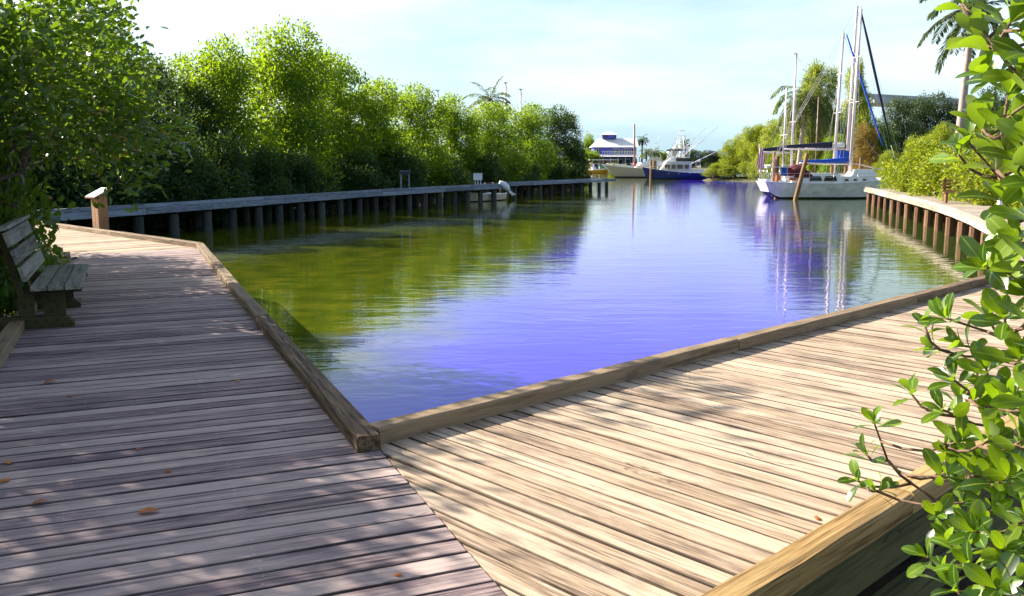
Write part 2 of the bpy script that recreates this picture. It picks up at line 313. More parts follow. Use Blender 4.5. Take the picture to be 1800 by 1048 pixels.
def water_mat():
    m, n, l, b = newmat('creek water')
    g = n.new('ShaderNodeNewGeometry'); sp = n.new('ShaderNodeSeparateXYZ'); l.new(g.outputs['Position'], sp.inputs[0])
    def M2(op, a, c):
        k = n.new('ShaderNodeMath'); k.operation = op
        for i, v in enumerate((a, c)):
            if isinstance(v, (int, float)): k.inputs[i].default_value = v
            else: l.new(v, k.inputs[i])
        return k.outputs[0]
    # olive shallows, with tree reflections off both banks painted into the colour
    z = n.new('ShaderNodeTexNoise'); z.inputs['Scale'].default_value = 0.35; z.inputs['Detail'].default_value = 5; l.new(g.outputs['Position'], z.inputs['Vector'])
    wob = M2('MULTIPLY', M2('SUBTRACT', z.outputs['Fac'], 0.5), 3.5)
    left = M2('ADD', M2('SUBTRACT', M2('MULTIPLY', sp.outputs['Y'], 0.22), M2('ADD', sp.outputs['X'], 3.6)), wob)      # > 0 over the left shallows and painted tree reflection
    right = M2('ADD', M2('SUBTRACT', M2('SUBTRACT', sp.outputs['X'], M2('MULTIPLY', sp.outputs['Y'], 0.27)), 1.0), wob) # > 0 where tree reflections are painted green by the sunny dock
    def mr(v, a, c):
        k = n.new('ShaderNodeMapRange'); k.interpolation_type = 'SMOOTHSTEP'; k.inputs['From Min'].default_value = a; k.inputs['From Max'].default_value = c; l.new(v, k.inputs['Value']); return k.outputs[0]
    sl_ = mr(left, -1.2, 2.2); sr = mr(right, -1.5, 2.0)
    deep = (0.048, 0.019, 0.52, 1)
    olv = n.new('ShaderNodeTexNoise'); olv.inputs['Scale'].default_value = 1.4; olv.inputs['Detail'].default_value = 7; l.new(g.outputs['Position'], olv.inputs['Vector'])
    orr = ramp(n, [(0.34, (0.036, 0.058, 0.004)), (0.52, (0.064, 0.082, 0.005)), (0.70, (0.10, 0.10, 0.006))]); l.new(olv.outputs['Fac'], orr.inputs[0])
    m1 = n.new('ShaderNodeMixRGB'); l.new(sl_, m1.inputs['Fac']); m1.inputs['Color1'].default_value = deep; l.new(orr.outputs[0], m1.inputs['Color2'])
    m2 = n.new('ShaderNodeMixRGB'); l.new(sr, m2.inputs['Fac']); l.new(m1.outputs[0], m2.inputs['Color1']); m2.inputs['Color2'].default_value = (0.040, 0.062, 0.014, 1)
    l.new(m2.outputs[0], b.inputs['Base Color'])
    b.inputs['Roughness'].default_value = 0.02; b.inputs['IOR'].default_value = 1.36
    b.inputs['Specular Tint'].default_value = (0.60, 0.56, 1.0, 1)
    mp = n.new('ShaderNodeMapping'); mp.inputs['Scale'].default_value = (0.55, 1.5, 1); l.new(g.outputs['Position'], mp.inputs['Vector'])
    w1 = n.new('ShaderNodeTexNoise'); w1.inputs['Scale'].default_value = 2.3; w1.inputs['Detail'].default_value = 3; w1.inputs['Distortion'].default_value = 0.6; l.new(mp.outputs[0], w1.inputs['Vector'])
    w2 = n.new('ShaderNodeTexNoise'); w2.inputs['Scale'].default_value = 0.5; w2.inputs['Detail'].default_value = 2; l.new(mp.outputs[0], w2.inputs['Vector'])
    h = M2('ADD', M2('MULTIPLY', w1.outputs['Fac'], 0.018), M2('MULTIPLY', w2.outputs['Fac'], 0.035))
    bp = n.new('ShaderNodeBump'); bp.inputs['Strength'].default_value = 0.30; bp.inputs['Distance'].default_value = 1.0; l.new(h, bp.inputs['Height']); l.new(bp.outputs[0], b.inputs['Normal'])
    return m
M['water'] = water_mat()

# ================================================================ THE SETTING
def sheet(name, pts, m, z=0.0):
    mb = MB(); mb.add([(p[0], p[1], p[2] if len(p) > 2 else z) for p in pts], [tuple(range(len(pts)))])
    return tag(mb.build(name, m), kind='structure')
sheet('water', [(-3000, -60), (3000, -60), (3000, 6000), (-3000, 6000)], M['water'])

DECK = 0.95
AZA, AZB = R(-23.07), R(46.3)
uA = Vector((math.sin(AZA), math.cos(AZA))); lA = Vector((-uA.y, uA.x))      # along / to the left
uB = Vector((math.sin(AZB), math.cos(AZB))); lB = Vector((-uB.y, uB.x))
CORN = Vector((-0.78, 5.00))                                               # where the two curbs meet
WID = 2.44
FARA = (Vector((-6.15, 17.30)) - CORN).dot(uA)                             # length of the near walkway's curb
PA = CORN + uA * FARA
PC = Vector((-12.9, 24.14)); uC = (PC - PA).normalized(); lC = Vector((-uC.y, uC.x))

# --- banks: gentle mounds as real ground
def bank(name, line, width, zc, m, seed, side=1, edge=-0.35, step=1.2):
    """a strip of uneven ground along a polyline (list of (x, y)), rising away from the water"""
    rnd = random.Random(seed); pts = []
    for a, b in zip(line[:-1], line[1:]):
        a = Vector(a); b = Vector(b); k = max(1, int((b - a).length / step))
        for i in range(k): pts.append(a + (b - a) * (i / k))
    pts.append(Vector(line[-1])); mb = MB(); vs = []; nr = 9
    for i, p in enumerate(pts):
        d = (pts[min(i + 1, len(pts) - 1)] - pts[max(i - 1, 0)]).normalized(); nn = Vector((-d.y, d.x)) * side
        for j in range(nr):
            t = j / (nr - 1); q = p + nn * (width * t * t + rnd.uniform(-.25, .25) * (0 < j < nr - 1))
            vs.append((q.x, q.y, edge + (zc - edge) * (1 - (1 - min(1, t * 2.2)) ** 2) + rnd.uniform(-.07, .07)))
    fs = []
    for i in range(len(pts) - 1):
        for j in range(nr - 1): 
            q = (i*nr+j, (i+1)*nr+j, (i+1)*nr+j+1, i*nr+j+1); fs.append(q if side < 0 else q[::-1])
    mb.add(vs, fs); return tag(mb.build(name, m, smooth=True), kind='structure')

LD = [(-20.5, 14.5), (-16.9, 21.0), (-14.16, 26.4), (-11.6, 33.5), (-8.3, 44.5), (-4.6, 53.5), (-0.7, 61.3)]   # water edge of the mangrove dock
LD2 = [(-1.9, 64.3), (4.2, 75.0), (9.9, 85.9)]                                                               # its farther part, set back a little
RD = [(7.6, 13.2), (14.16, 26.35), (22.5, 57.0)]                                                                          # water edge of the sunny dock
bank('mangrove_bank', [(p[0] - 2.4, p[1] + 0.9) for p in LD + LD2[1:]] + [(3, 92), (-8, 112), (-26, 140)], 60, 0.7, M['mud'], 3, side=1)
bank('walkway_bank', [(2, -9), (-1.3, -0.2), (-4.4, 7.2), (-7.0, 13.0), (-10.0, 17.6), (-19, 21.5)], 30, 0.75, M['mud'], 4, side=1)
bank('sunny_bank', [(15.6, 25.5), (26.5, 57.5), (35, 90), (42, 112), (31, 125), (27, 133), (36, 146), (60, 170), (75, 235)], 140, 0.9, M['bank'], 5, side=-1)
bank('creek_bank', [(-6.5, -6.5), (-3.9, .8), (-.16, 4.38), (7.1, 11.3), (15.6, 25.5)], 90, 0.55, M['mud'], 15, side=-1, edge=-.25)
bank('far_bank', [(-160, 262), (20, 252), (90, 238), (240, 230)], 500, 1.1, M['bank'], 6, side=1, step=6)

# ================================================================ WALKWAYS
rng = random.Random(11)
def plank(poly2, u, m, parent, thick=0.038, top=DECK, name='plank'):
    """poly2: world polygon; the board's own X axis runs along u"""
    c = sum(poly2, Vector((0, 0))) / len(poly2); a = math.atan2(u.y, u.x); l2 = Vector((-u.y, u.x))
    loc = [Vector(((p - c).dot(u), (p - c).dot(l2))) for p in poly2]
    mb = MB(); mb.prism(loc, -thick, 0, 0.0025)
    o = mb.build(name, m, parent); o.location = (c.x, c.y, top + rng.uniform(-.003, .003)); o.rotation_euler = (rng.uniform(-.008, .008), rng.uniform(-.0012, .0012), a)
    return o
def curb(pts, m, parent, h=0.10, wd=0.14, z=DECK, lift=0.0, name='curb_beam', maxlen=4.6):
    """square timbers laid end to end, slightly out of line, with softened edges"""
    res = []
    for a, b in zip(pts[:-1], pts[1:]):
        a = Vector(a); b = Vector(b); Ln = (b - a).length; k = max(1, round(Ln / maxlen)); d = (b - a).normalized()
        for i in range(k):
            l0, l1 = -Ln / k / 2 + 0.006, Ln / k / 2 - 0.006; nn = 10; e = 0.012; vs = []; fs = []
            prof = [(-wd/2, 0), (wd/2, 0), (wd/2, h - e), (wd/2 - e, h), (-wd/2 + e, h), (-wd/2, h - e)]
            bow = rng.uniform(-.012, .012); hh = rng.uniform(-.006, .008)
            for j in range(nn + 1):
                t = j / nn; x = l0 + (l1 - l0) * t; y0 = bow * math.sin(math.pi * t)
                for (y, z_) in prof: vs.append((x, y + y0 + rng.uniform(-.003, .003), z_ + (hh + rng.uniform(-.003, .003) if z_ > 0 else 0)))
            np_ = len(prof)
            for j in range(nn):
                for q in range(np_): fs.append((j*np_+q, j*np_+(q+1)%np_, (j+1)*np_+(q+1)%np_, (j+1)*np_+q)[::-1])
            fs += [tuple(range(np_)), tuple(range(nn*np_, nn*np_+np_))[::-1]]
            o = MB().add(vs, fs).build(name, m, parent); c = a + d * ((i + .5) * Ln / k)
            o.location = (c.x, c.y, z + lift); o.rotation_euler = (0, 0, math.atan2(d.y, d.x) + rng.uniform(-.002, .002)); res.append(o)
    return res
def pile(parent, x, y, z0, z1, r, m, name='pile', tilt=(0, 0), mesh=None):
    n = 10; rr = random.Random(int(x * 977 + y * 131)); pts = []; rad = []
    for i in range(6):
        t = i / 5; pts.append((0, 0, (z1 - z0) * t)); rad.append(r * (1.06 - .1 * t) * rr.uniform(.97, 1.03))
    mb = MB().tube(pts, rad, n); mb.v = [(b_[2], b_[1], -b_[0]) for b_ in mb.v]      # grain axis = local X
    o = mb.build(name, m, parent, smooth=False); o.location = (x, y, z0)
    o.matrix_local = Matrix.Translation((x, y, z0)) @ Matrix.Rotation(tilt[0], 4, 'X') @ Matrix.Rotation(tilt[1], 4, 'Y') @ Matrix.Rotation(-math.pi / 2, 4, 'Y')
    return o
NAILM = paint('nail head', (0.55, 0.55, 0.55), 0.4, 0.2, metal=0.7)

# --- walkway A: the one the photographer stands on
bwA = thing('boardwalk', 'shady grey boardwalk with bench and timber kerb, running away along the left', 'boardwalk')
PITCHB = 0.1475; s = -8.0; i = 0
while s < FARA + 1.2:
    wd = 0.1305 + rng.uniform(-.004, .002); fan = 0.010 * max(0, s) / 3.0
    fan = min(fan, 0.05); u = (-lA).copy(); u.rotate(Matrix.Rotation(fan + rng.uniform(-.002, .002), 2)); v = Vector((-u.y, u.x))
    c = CORN + uA * (s + wd / 2) + lA * (WID / 2)
    poly = [c - u * 2.2 - v * wd / 2, c + u * 2.2 - v * wd / 2, c + u * 2.2 + v * wd / 2, c - u * 2.2 + v * wd / 2]
    poly = clip(poly, CORN + lA * (rng.uniform(-.004, .004) if s > 0 else 0.004), lA)
    poly = clip(poly, CORN + lA * (WID + rng.uniform(-.012, .012)), -lA)
    bis = (lA + lC).normalized(); along = Vector((bis.y, -bis.x))
    poly = clip(poly, PA, -along if (-along).dot(-uA) > 0 else along)
    if len(poly) > 2: plank(poly, u, M['plank_shade_tint'], bwA)
    s += PITCHB; i += 1
# --- walkway C: beyond the bend by the lectern
bwC = thing('boardwalk', 'sunlit far stretch of boardwalk beyond the bend, where the slanted lectern stands', 'boardwalk')
s = -1.6; LC = 17.0
while s < LC:
    wd = 0.139; c = PA + uC * (s + wd / 2) + lC * (WID / 2); u = -lC; v = uC
    poly = [c - u * 1.22 - v * wd / 2, c + u * 1.22 - v * wd / 2, c + u * 1.22 + v * wd / 2, c - u * 1.22 + v * wd / 2]
    poly = clip(poly, PA, along if along.dot(uC) > 0 else -along)
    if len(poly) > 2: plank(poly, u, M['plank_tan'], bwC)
    s += PITCHB
# --- walkway B: sunny arm to the right
NEARB = WID + 0.10
bwB = thing('boardwalk', 'sunny tan boardwalk arm meeting the shady one at the corner', 'boardwalk')
s = -5.5; LB = 11.6
while s < LB:
    wd = 0.1305 + rng.uniform(-.004, .002); c = CORN + uB * (s + wd / 2) - lB * (1.32 - .15); u = -lB; v = uB
    poly = [c - u * 1.32 - v * wd / 2, c + u * 1.32 - v * wd / 2, c + u * 1.32 + v * wd / 2, c - u * 1.32 + v * wd / 2]
    poly = clip(poly, CORN - lA * 0.004, -lA)
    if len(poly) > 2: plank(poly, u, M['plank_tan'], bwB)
    s += PITCHB
# curbs
inA = CORN + lA * 0.07
curb([CORN + lA * .07 - uA * 0.05, PA + lA * .07], M['beam'], bwA, maxlen=4.9)
outer = CORN + lA * (WID - .07)
curb([outer - uA * 7.5, outer + uA * (FARA - 1.0)], M['beam'], bwA)
curb([PA + lC * .07, PA + uC * LC + lC * .07], M['beam'], bwC, maxlen=4.0)
curb([PA + lC * (WID - .07) + uC * 0.9, PA + uC * LC + lC * (WID - .07)], M['beam'], bwC)
b0 = CORN + uB * 0.03 + lB * .105
curb([b0, b0 + uB * LB], M['beam'], bwB, maxlen=3.9)
n0 = CORN - lB * (WID + .06)
curb([n0 + uB * -2.2, n0 + uB * LB], M['beam_new'], bwB, maxlen=3.6)
# joists and piles
def stringers(bw, p, u, l, length, start=-8.0, m=M['joist'], drop=0.04, offs=(0.06, 0.85, 1.6, WID - .08)):
    for k in offs:
        q = p + l * k; a = q + u * start; b = q + u * length; d = (b - a)
        mb = MB(); mb.box((0, 0, 0), (d.length, 0.05, 0.24)); o = mb.build('stringer', m, bw)
        o.location = ((a.x + b.x) / 2, (a.y + b.y) / 2, DECK - drop - .122); o.rotation_euler = (0, 0, math.atan2(d.y, d.x))
stringers(bwA, CORN, uA, lA, FARA + .3)
stringers(bwC, PA, uC, lC, LC, start=0.4)
stringers(bwB, CORN, uB, -lB, LB, start=0.2, offs=(0.06, 0.85, 1.6, WID + .045))
t = -7.0
while t < FARA:
    for k in (.2, WID - .2): q = CORN + uA * t + lA * k; pile(bwA, q.x, q.y, -1.2, DECK - .285, .11, M['pile_dark'])
    t += 2.4
t = 1.5
while t < LC:
    for k in (.2, WID - .2): q = PA + uC * t + lC * k; pile(bwC, q.x, q.y, -1.2, DECK - .285, .11, M['pile_dark'])
    t += 2.4
t = 0.9
while t < LB:
    for k in (.25, WID - .12): q = CORN + uB * t - lB * k; pile(bwB, q.x, q.y, -1.2, DECK - .285, .11, M['joist'])
    t += 2.3
# lower ledger and cross brace under the near edge
q0 = CORN - lB * (WID + .11)
for (a, b, dz, h) in ((-1.5, LB, .42, .20),):
    mb = MB(); mb.box((0, 0, 0), ((b - a), 0.045, h)); o = mb.build('ledger', M['joist'], bwB); c = q0 + uB * ((a + b) / 2)
    o.location = (c.x, c.y, DECK - dz); o.rotation_euler = (0, 0, math.atan2(uB.y, uB.x))

# nail heads, one pair of rows: far too many and small to pick apart
def nails(bw, p, u, l, rows, s0, s1):
    mb = MB(); s = s0
    while s < s1:
        for k in rows:
            for e in (.035, .105):
                q = p + u * (s + e + rng.uniform(-.006, .006)) + l * (k + rng.uniform(-.01, .01)); r = .0045
                mb.add([(q.x + r * math.cos(a), q.y + r * math.sin(a), DECK + .0045) for a in (0, 1.26, 2.51, 3.77, 5.03)], [(0, 1, 2, 3, 4)])
        s += PITCHB
    tag(mb.build('nail_heads', NAILM, bw), kind='stuff')
nails(bwA, CORN, uA, lA, (0.85, 1.62), -3.0, 6.0)
nails(bwB, CORN, uB, -lB, (0.30, 0.86, 1.62), 0.6, 6.0)

# ---------------------------------------------------------------- docks
def lerp_line(line, d):
    for a, b in zip(line[:-1], line[1:]):
        a = Vector(a); b = Vector(b); k = (b - a).length
        if d <= k: return a + (b - a) * (d / k), (b - a).normalized()
        d -= k
    return b, (b - a).normalized()
def line_len(line): return sum((Vector(b) - Vector(a)).length for a, b in zip(line[:-1], line[1:]))
def smoothline(line, n=3):
    pts = [Vector(p) for p in line]
    for _ in range(n):
        q = [pts[0]]
        for a, b in zip(pts[:-1], pts[1:]): q += [a * .75 + b * .25, a * .25 + b * .75]
        q.append(pts[-1]); pts = q
    return pts
def dock(name, label, line, side, width, top, wm, pm, pile_sp, pile_r, curb_h, fascia_h, rows=(0.22, 1.9), fm=None):
    d = thing(name, label, 'dock'); line = smoothline(line); Ln = line_len(line)
    mb = MB(); s = 0; k = 0
    while s < Ln - .1:                      # every board real; too small to pick apart at this distance
        p, u = lerp_line(line, s + .07); nn = Vector((-u.y, u.x)) * side; c = p + nn * width / 2
        Mx = Matrix(((u.x, nn.x, 0), (u.y, nn.y, 0), (0, 0, 1)))
        mb.box((c.x, c.y, top - .02 + rng.uniform(-.004, .004)), (.139, width, .04), Mx); s += .1475
    tag(mb.build('planking', wm, d), kind='stuff')
    seg = 3.6; s = 0
    while s < Ln - .3:
        e = min(s + seg, Ln); a, ua = lerp_line(line, s + .01); b, ub = lerp_line(line, e - .01); dd = b - a; nn = Vector((-dd.y, dd.x)).normalized() * side
        if curb_h:
            o = MB().box((0, 0, curb_h / 2), (dd.length, .14, curb_h)).build('curb_beam', wm, d); c = (a + b) / 2 + nn * .09
            o.location = (c.x, c.y, top + .004 + rng.uniform(0, .012)); o.rotation_euler = (0, 0, math.atan2(dd.y, dd.x))
        o = MB().box((0, 0, 0), (dd.length, .05, fascia_h)).build('fascia_board', fm or wm, d); c = (a + b) / 2 - nn * .028
        o.location = (c.x, c.y, top - fascia_h / 2 - .01 + rng.uniform(-.008, .008)); o.rotation_euler = (rng.uniform(-.01, .01), 0, math.atan2(dd.y, dd.x)); s = e
    s = .5
    while s < Ln:
        p, u = lerp_line(line, s); nn = Vector((-u.y, u.x)) * side
        for r_ in rows:
            q = p + nn * r_; pile(d, q.x, q.y, -1.3, top - .30, pile_r * rng.uniform(.9, 1.12), pm)
        a = p + nn * .03; b = p + nn * (width - .1)
        o = MB().box((0, 0, 0), ((b - a).length, .09, .2)).build('cross_beam', pm, d); c = (a + b) / 2
        o.location = (c.x, c.y, top - .16); o.rotation_euler = (0, 0, math.atan2(nn.y, nn.x))
        s += pile_sp * rng.uniform(.9, 1.1)
    return d, line
dockL, lineL = dock('dock', 'long low dock on dark piles curving under the mangroves', LD, 1, 2.3, 1.06, M['dock_blue'], M['pile_dark'], 1.75, .18, .12, .21)
dockL2, lineL2 = dock('dock', 'far dock section at the end of the mangroves, past the outboard motor', LD2, 1, 2.6, 1.08, M['dock_blue'], M['pile_dark'], 2.0, .15, 0, .22)
dockR, lineR = dock('dock', 'sunlit dock on reddish brown piles beside the moored sailboat', RD, -1, 2.6, 0.97, M['dock_pale'], M['pile_brown'], 2.6, .16, 0.09, .17, rows=(0.24, 2.3))

# ================================================================ VEGETATION
def mesh_np(name, V, F, tint, m):
    """V (n,3), F (k,3) triangles, tint (k,)"""
    me = bpy.data.meshes.new(name); k = len(F)
    me.vertices.add(len(V)); me.vertices.foreach_set('co', V.astype(np.float32).ravel())
    me.loops.add(k * 3); me.loops.foreach_set('vertex_index', F.astype(np.int32).ravel())
    me.polygons.add(k); me.polygons.foreach_set('loop_start', np.arange(0, k * 3, 3, dtype=np.int32))
    me.update(calc_edges=True)
    at_ = me.attributes.new('tint', 'FLOAT', 'FACE'); at_.data.foreach_set('value', tint.astype(np.float32))
    me.materials.append(m); return me
def unit(a): return a / np.maximum(1e-6, np.linalg.norm(a, axis=1, keepdims=True))
def leaves_np(P, A, Nn, Ln, Wd, g, shape=0):
    """leaf blades: base P, axis A, normal Nn, length, width -> V, F. shape 0: folded rhomb, 1: obovate of six points"""
    n = len(P); Sd = np.cross(A, Nn); Sd = unit(Sd); Nn = np.cross(Sd, A); Ln = Ln[:, None]; Wd = Wd[:, None]
    if shape == 0:
        V = np.stack([P, P + A * Ln * .55 + Sd * Wd * .5 + Nn * Wd * .14, P + A * Ln, P + A * Ln * .55 - Sd * Wd * .5 + Nn * Wd * .14], 1)
        F0 = np.array([[0, 1, 2], [0, 2, 3]]); k = 4
    else:
        V = np.stack([P, P + A * Ln * .38 + Sd * Wd * .42 + Nn * Wd * .12, P + A * Ln * .74 + Sd * Wd * .46 + Nn * Wd * .10, P + A * Ln - Nn * Ln * .08,
                      P + A * Ln * .74 - Sd * Wd * .46 + Nn * Wd * .10, P + A * Ln * .38 - Sd * Wd * .42 + Nn * Wd * .12], 1)
        F0 = np.array([[0, 1, 5], [1, 2, 4], [1, 4, 5], [2, 3, 4]]); k = 6
    F = (F0[None] + (np.arange(n) * k)[:, None, None]).reshape(-1, 3)
    return V.reshape(-1, 3), F, len(F0)
def crown(name, blobs, n_cl, per, ll, lw, rc, m, seed, shape=0, core=0.5, up=0.35, rnd=0.9, gap=0.0):
    g = np.random.default_rng(seed); B = np.array(blobs, float); wgt = (B[:, 3] * B[:, 4] + B[:, 4] * B[:, 5]) ; wgt /= wgt.sum()
    bi = g.choice(len(B), n_cl, p=wgt); d = unit(g.normal(size=(n_cl, 3))); rr = core + (1.05 - core) * g.random(n_cl) ** 0.55
    C = B[bi, :3] + d * B[bi, 3:6] * rr[:, None]
    if gap > 0:      # thin out a lumpy 3-D pattern so that light comes through
        q = np.sin(C[:, 0] * 2.1 + seed) + np.sin(C[:, 1] * 2.4 + 1.3 * seed) + np.sin(C[:, 2] * 2.7 + 2.2 * seed)
        keep = q > -1.5 + gap * 2; C = C[keep]; d = d[keep]
    n = len(C); out_ = unit(d + np.array([0, 0, up]) + g.normal(size=(n, 3)) * .25)
    P = np.repeat(C, per, 0); O = np.repeat(out_, per, 0); k = len(P)
    P = P + g.normal(size=(k, 3)) * rc * .5; A = unit(O * .7 + g.normal(size=(k, 3)) * rnd * .6)
    Nn = unit(g.normal(size=(k, 3)) + np.array([0, 0, .9])); Ln = ll * g.uniform(.65, 1.2, k); Wd = lw * g.uniform(.75, 1.15, k)
    V, F, t = leaves_np(P, A, Nn, Ln, Wd, g, shape)
    tc_ = np.clip(np.repeat(g.random(n), per) * .45 + g.random(k) * .5 + (g.random(k) > .985) * .3, 0, 1)
    return mesh_np(name, V, F, np.repeat(tc_, t), m)
def limbs(base, tops, r0, seed, forks=True, n=7, start=0.25):
    rr = random.Random(seed); mb = MB(); base = Vector(base)
    for k, tp in enumerate(tops):
        tp = Vector(tp); pts = []; rad = []; off = Vector((rr.uniform(-.3, .3), rr.uniform(-.3, .3), 0))
        b = base + Vector((rr.uniform(-.25, .25), rr.uniform(-.25, .25), 0)) * (1 if k else 0)
        for i in range(8):
            t = i / 7; p = b.lerp(tp, t) + off * math.sin(math.pi * t); p.z = b.z + (tp.z - b.z) * (t ** .8)
            pts.append(p); rad.append(max(.012, (r0 if k == 0 else r0 * .55) * (1 - .85 * t)))
        mb.tube(pts, rad, n)
        if forks:
            for _ in range(3):
                i = rr.randint(3, 6); p = pts[i]; e = p + Vector((rr.uniform(-1, 1), rr.uniform(-1, 1), rr.uniform(.3, 1.1))) * rr.uniform(.6, 1.2)
                mb.tube([p, p.lerp(e, .5) + Vector((0, 0, -.08)), e], [rad[i] * .6, rad[i] * .4, .008], 5)
    return mb
def lumpy(seed, rad, z0, z1, n, r0, r1, lean=0.0, top=0.55):
    rr = random.Random(seed); res = []
    for i in range(n):
        t = i / (n - 1); z = z0 + (z1 - z0) * t; f = 1 - (1 - top) * t ** 2
        a = i * 2.4 + rr.uniform(-.4, .4); q = rad * f * rr.uniform(.35, 1.0); r = rr.uniform(r0, r1) * (1 - .25 * t)
        res.append((q * math.cos(a) + lean * t, q * math.sin(a), z, r, r, r * rr.uniform(.7, .95)))
    return res

# archetypes (meshes are shared by the trees of a kind)
MANG = []
for k in range(4):
    bl = lumpy(20 + k, 2.3, 1.1, 6.9, 17, 1.15, 1.75, top=.45)
    me = crown('mangrove_crown', bl, 3000, 11, .19, .092, .34, M['mangrove'], 30 + k, core=.45, gap=.12)
    lb = limbs((0, 0, -.2), [bl[i][:3] for i in (16, 9, 12, 6, 3, 14)], .13, k)
    # arching prop roots
    rr = random.Random(k)
    for _ in range(9):
        a = rr.uniform(0, 6.28); q = rr.uniform(.8, 1.8); lb.tube([(.1*math.cos(a), .1*math.sin(a), 1.2), (q*.6*math.cos(a), q*.6*math.sin(a), .9), (q*math.cos(a), q*math.sin(a), -.3)], [.03, .03, .025], 5)
    tm = bpy.data.meshes.new('trunk'); tm.from_pydata(lb.v, [], lb.f); tm.materials.append(M['bark']); MANG.append((me, tm))
def tree_inst(name, arch, label, loc, sc, rz, m=None, group=None, cat='tree'):
    t = thing(name, label, cat, loc, rz, group); t.scale = sc
    c = link('crown', arch[0], None, t); c['kind'] = 'stuff'
    if m is not None:
        c.material_slots[0].link = 'OBJECT'; c.material_slots[0].material = m
    link('trunk', arch[1], None, t); return t

# --- mangroves behind the long dock: (pixel x, distance behind the dock line, pixel y of the top)
MG = [ # px, Y, top px, label, dark
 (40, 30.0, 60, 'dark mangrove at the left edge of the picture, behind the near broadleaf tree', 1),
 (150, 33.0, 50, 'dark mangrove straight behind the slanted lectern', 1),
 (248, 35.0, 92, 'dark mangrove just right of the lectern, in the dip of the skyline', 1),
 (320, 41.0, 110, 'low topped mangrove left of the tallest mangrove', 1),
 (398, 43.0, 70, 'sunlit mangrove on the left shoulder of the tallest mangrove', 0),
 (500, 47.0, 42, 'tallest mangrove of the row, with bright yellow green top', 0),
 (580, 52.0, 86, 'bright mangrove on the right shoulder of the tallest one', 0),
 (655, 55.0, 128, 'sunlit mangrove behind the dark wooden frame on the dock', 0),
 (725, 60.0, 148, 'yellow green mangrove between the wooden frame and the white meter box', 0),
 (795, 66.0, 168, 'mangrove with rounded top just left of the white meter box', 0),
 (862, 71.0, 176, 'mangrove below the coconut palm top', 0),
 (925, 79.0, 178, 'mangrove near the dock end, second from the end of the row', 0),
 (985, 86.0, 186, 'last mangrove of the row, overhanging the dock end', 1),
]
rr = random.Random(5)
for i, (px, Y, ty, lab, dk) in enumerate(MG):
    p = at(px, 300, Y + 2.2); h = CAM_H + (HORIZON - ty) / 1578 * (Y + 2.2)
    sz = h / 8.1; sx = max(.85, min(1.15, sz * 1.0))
    tree_inst('mangrove_tree', MANG[i % 4], lab, (p.x, p.y, 0.05), (sx, sx, sz), rr.uniform(0, 6.28), M['mangrove_shaded'] if dk else None, 'mangroves along the dock')
# understory shrubs of the same row, right behind the dock, hiding the bank
US = [(110, 31), (205, 34), (300, 37), (372, 40), (440, 43), (520, 46), (610, 51), (690, 56), (770, 63), (840, 68), (905, 76), (958, 83), (1004, 88)]
USL = ['left of the lectern', 'behind the lectern', 'right of the lectern', 'third along the dock from the lectern', 'below the gap left of the tallest mangrove', 'below the tallest mangrove', 'right below the tallest mangrove',
       'behind the wooden frame', 'between wooden frame and meter box', 'behind the white meter box', 'behind the dinghy', 'near the dock end', 'at the dock end']
bl = lumpy(77, 1.5, .5, 2.6, 9, .8, 1.15, top=.6)
shme = crown('shrub_crown', bl, 1500, 11, .17, .085, .3, M['mangrove_shaded'], 81, core=.35)
shtm = bpy.data.meshes.new('trunk'); lb = limbs((0, 0, -.2), [b[:3] for b in bl[3:]], .05, 9, forks=False); shtm.from_pydata(lb.v, [], lb.f); shtm.materials.append(M['bark'])
for i, (px, Y) in enumerate(US):
    p = at(px, 300, Y); tree_inst('mangrove_shrub', (shme, shtm), 'low dark mangrove shrub ' + USL[i], (p.x, p.y + .6, .02), (1.15, 1.1, rr.uniform(.9, 1.15)), rr.uniform(0, 6.28), None, 'shrubs under the mangroves', 'shrub')

# --- broadleaf trees on the near bank, overhanging the shady boardwalk
NT = []
bl = lumpy(201, 2.6, 2.5, 4.5, 14, 1.0, 1.45, top=.8)
me = crown('broadleaf_crown', bl, 4600, 11, .125, .056, .26, M['neartree'], 91, shape=1, core=.35, gap=.44)
lb = limbs((0, 0, -.2), [b[:3] for b in bl[4:]], .15, 17)
tm = bpy.data.meshes.new('trunk'); tm.from_pydata(lb.v, [], lb.f); tm.materials.append(M['bark'])
me_open = me; me_close = crown('broadleaf_crown', bl, 4200, 11, .14, .066, .26, M['neartree'], 92, shape=1, core=.3, gap=.46)
for (x, y, rz, sc, lab) in ((-6.9, 10.8, .4, (1.1,1.08,.95), 'near broadleaf tree with orange flecked glossy leaves, top left corner'),
                            (-8.1, 7.0, 2.2, .95, 'broadleaf tree beside the bench, out of view to the left, shading the boardwalk'),
                            (-7.3, 2.7, 4.0, .9, 'broadleaf tree left of the viewer, shading the near boards'),
                            (-10.6, 14.6, 5.1, .95, 'second broadleaf tree behind the bench, filling the left edge')):
    tree_inst('broadleaf_tree', (me_close if x in (-8.1, -7.3) else me_open, tm), lab, (x, y, .5), sc if isinstance(sc, tuple) else (sc, sc, sc * .9), rz, None, 'broadleaf trees beside the boardwalk')
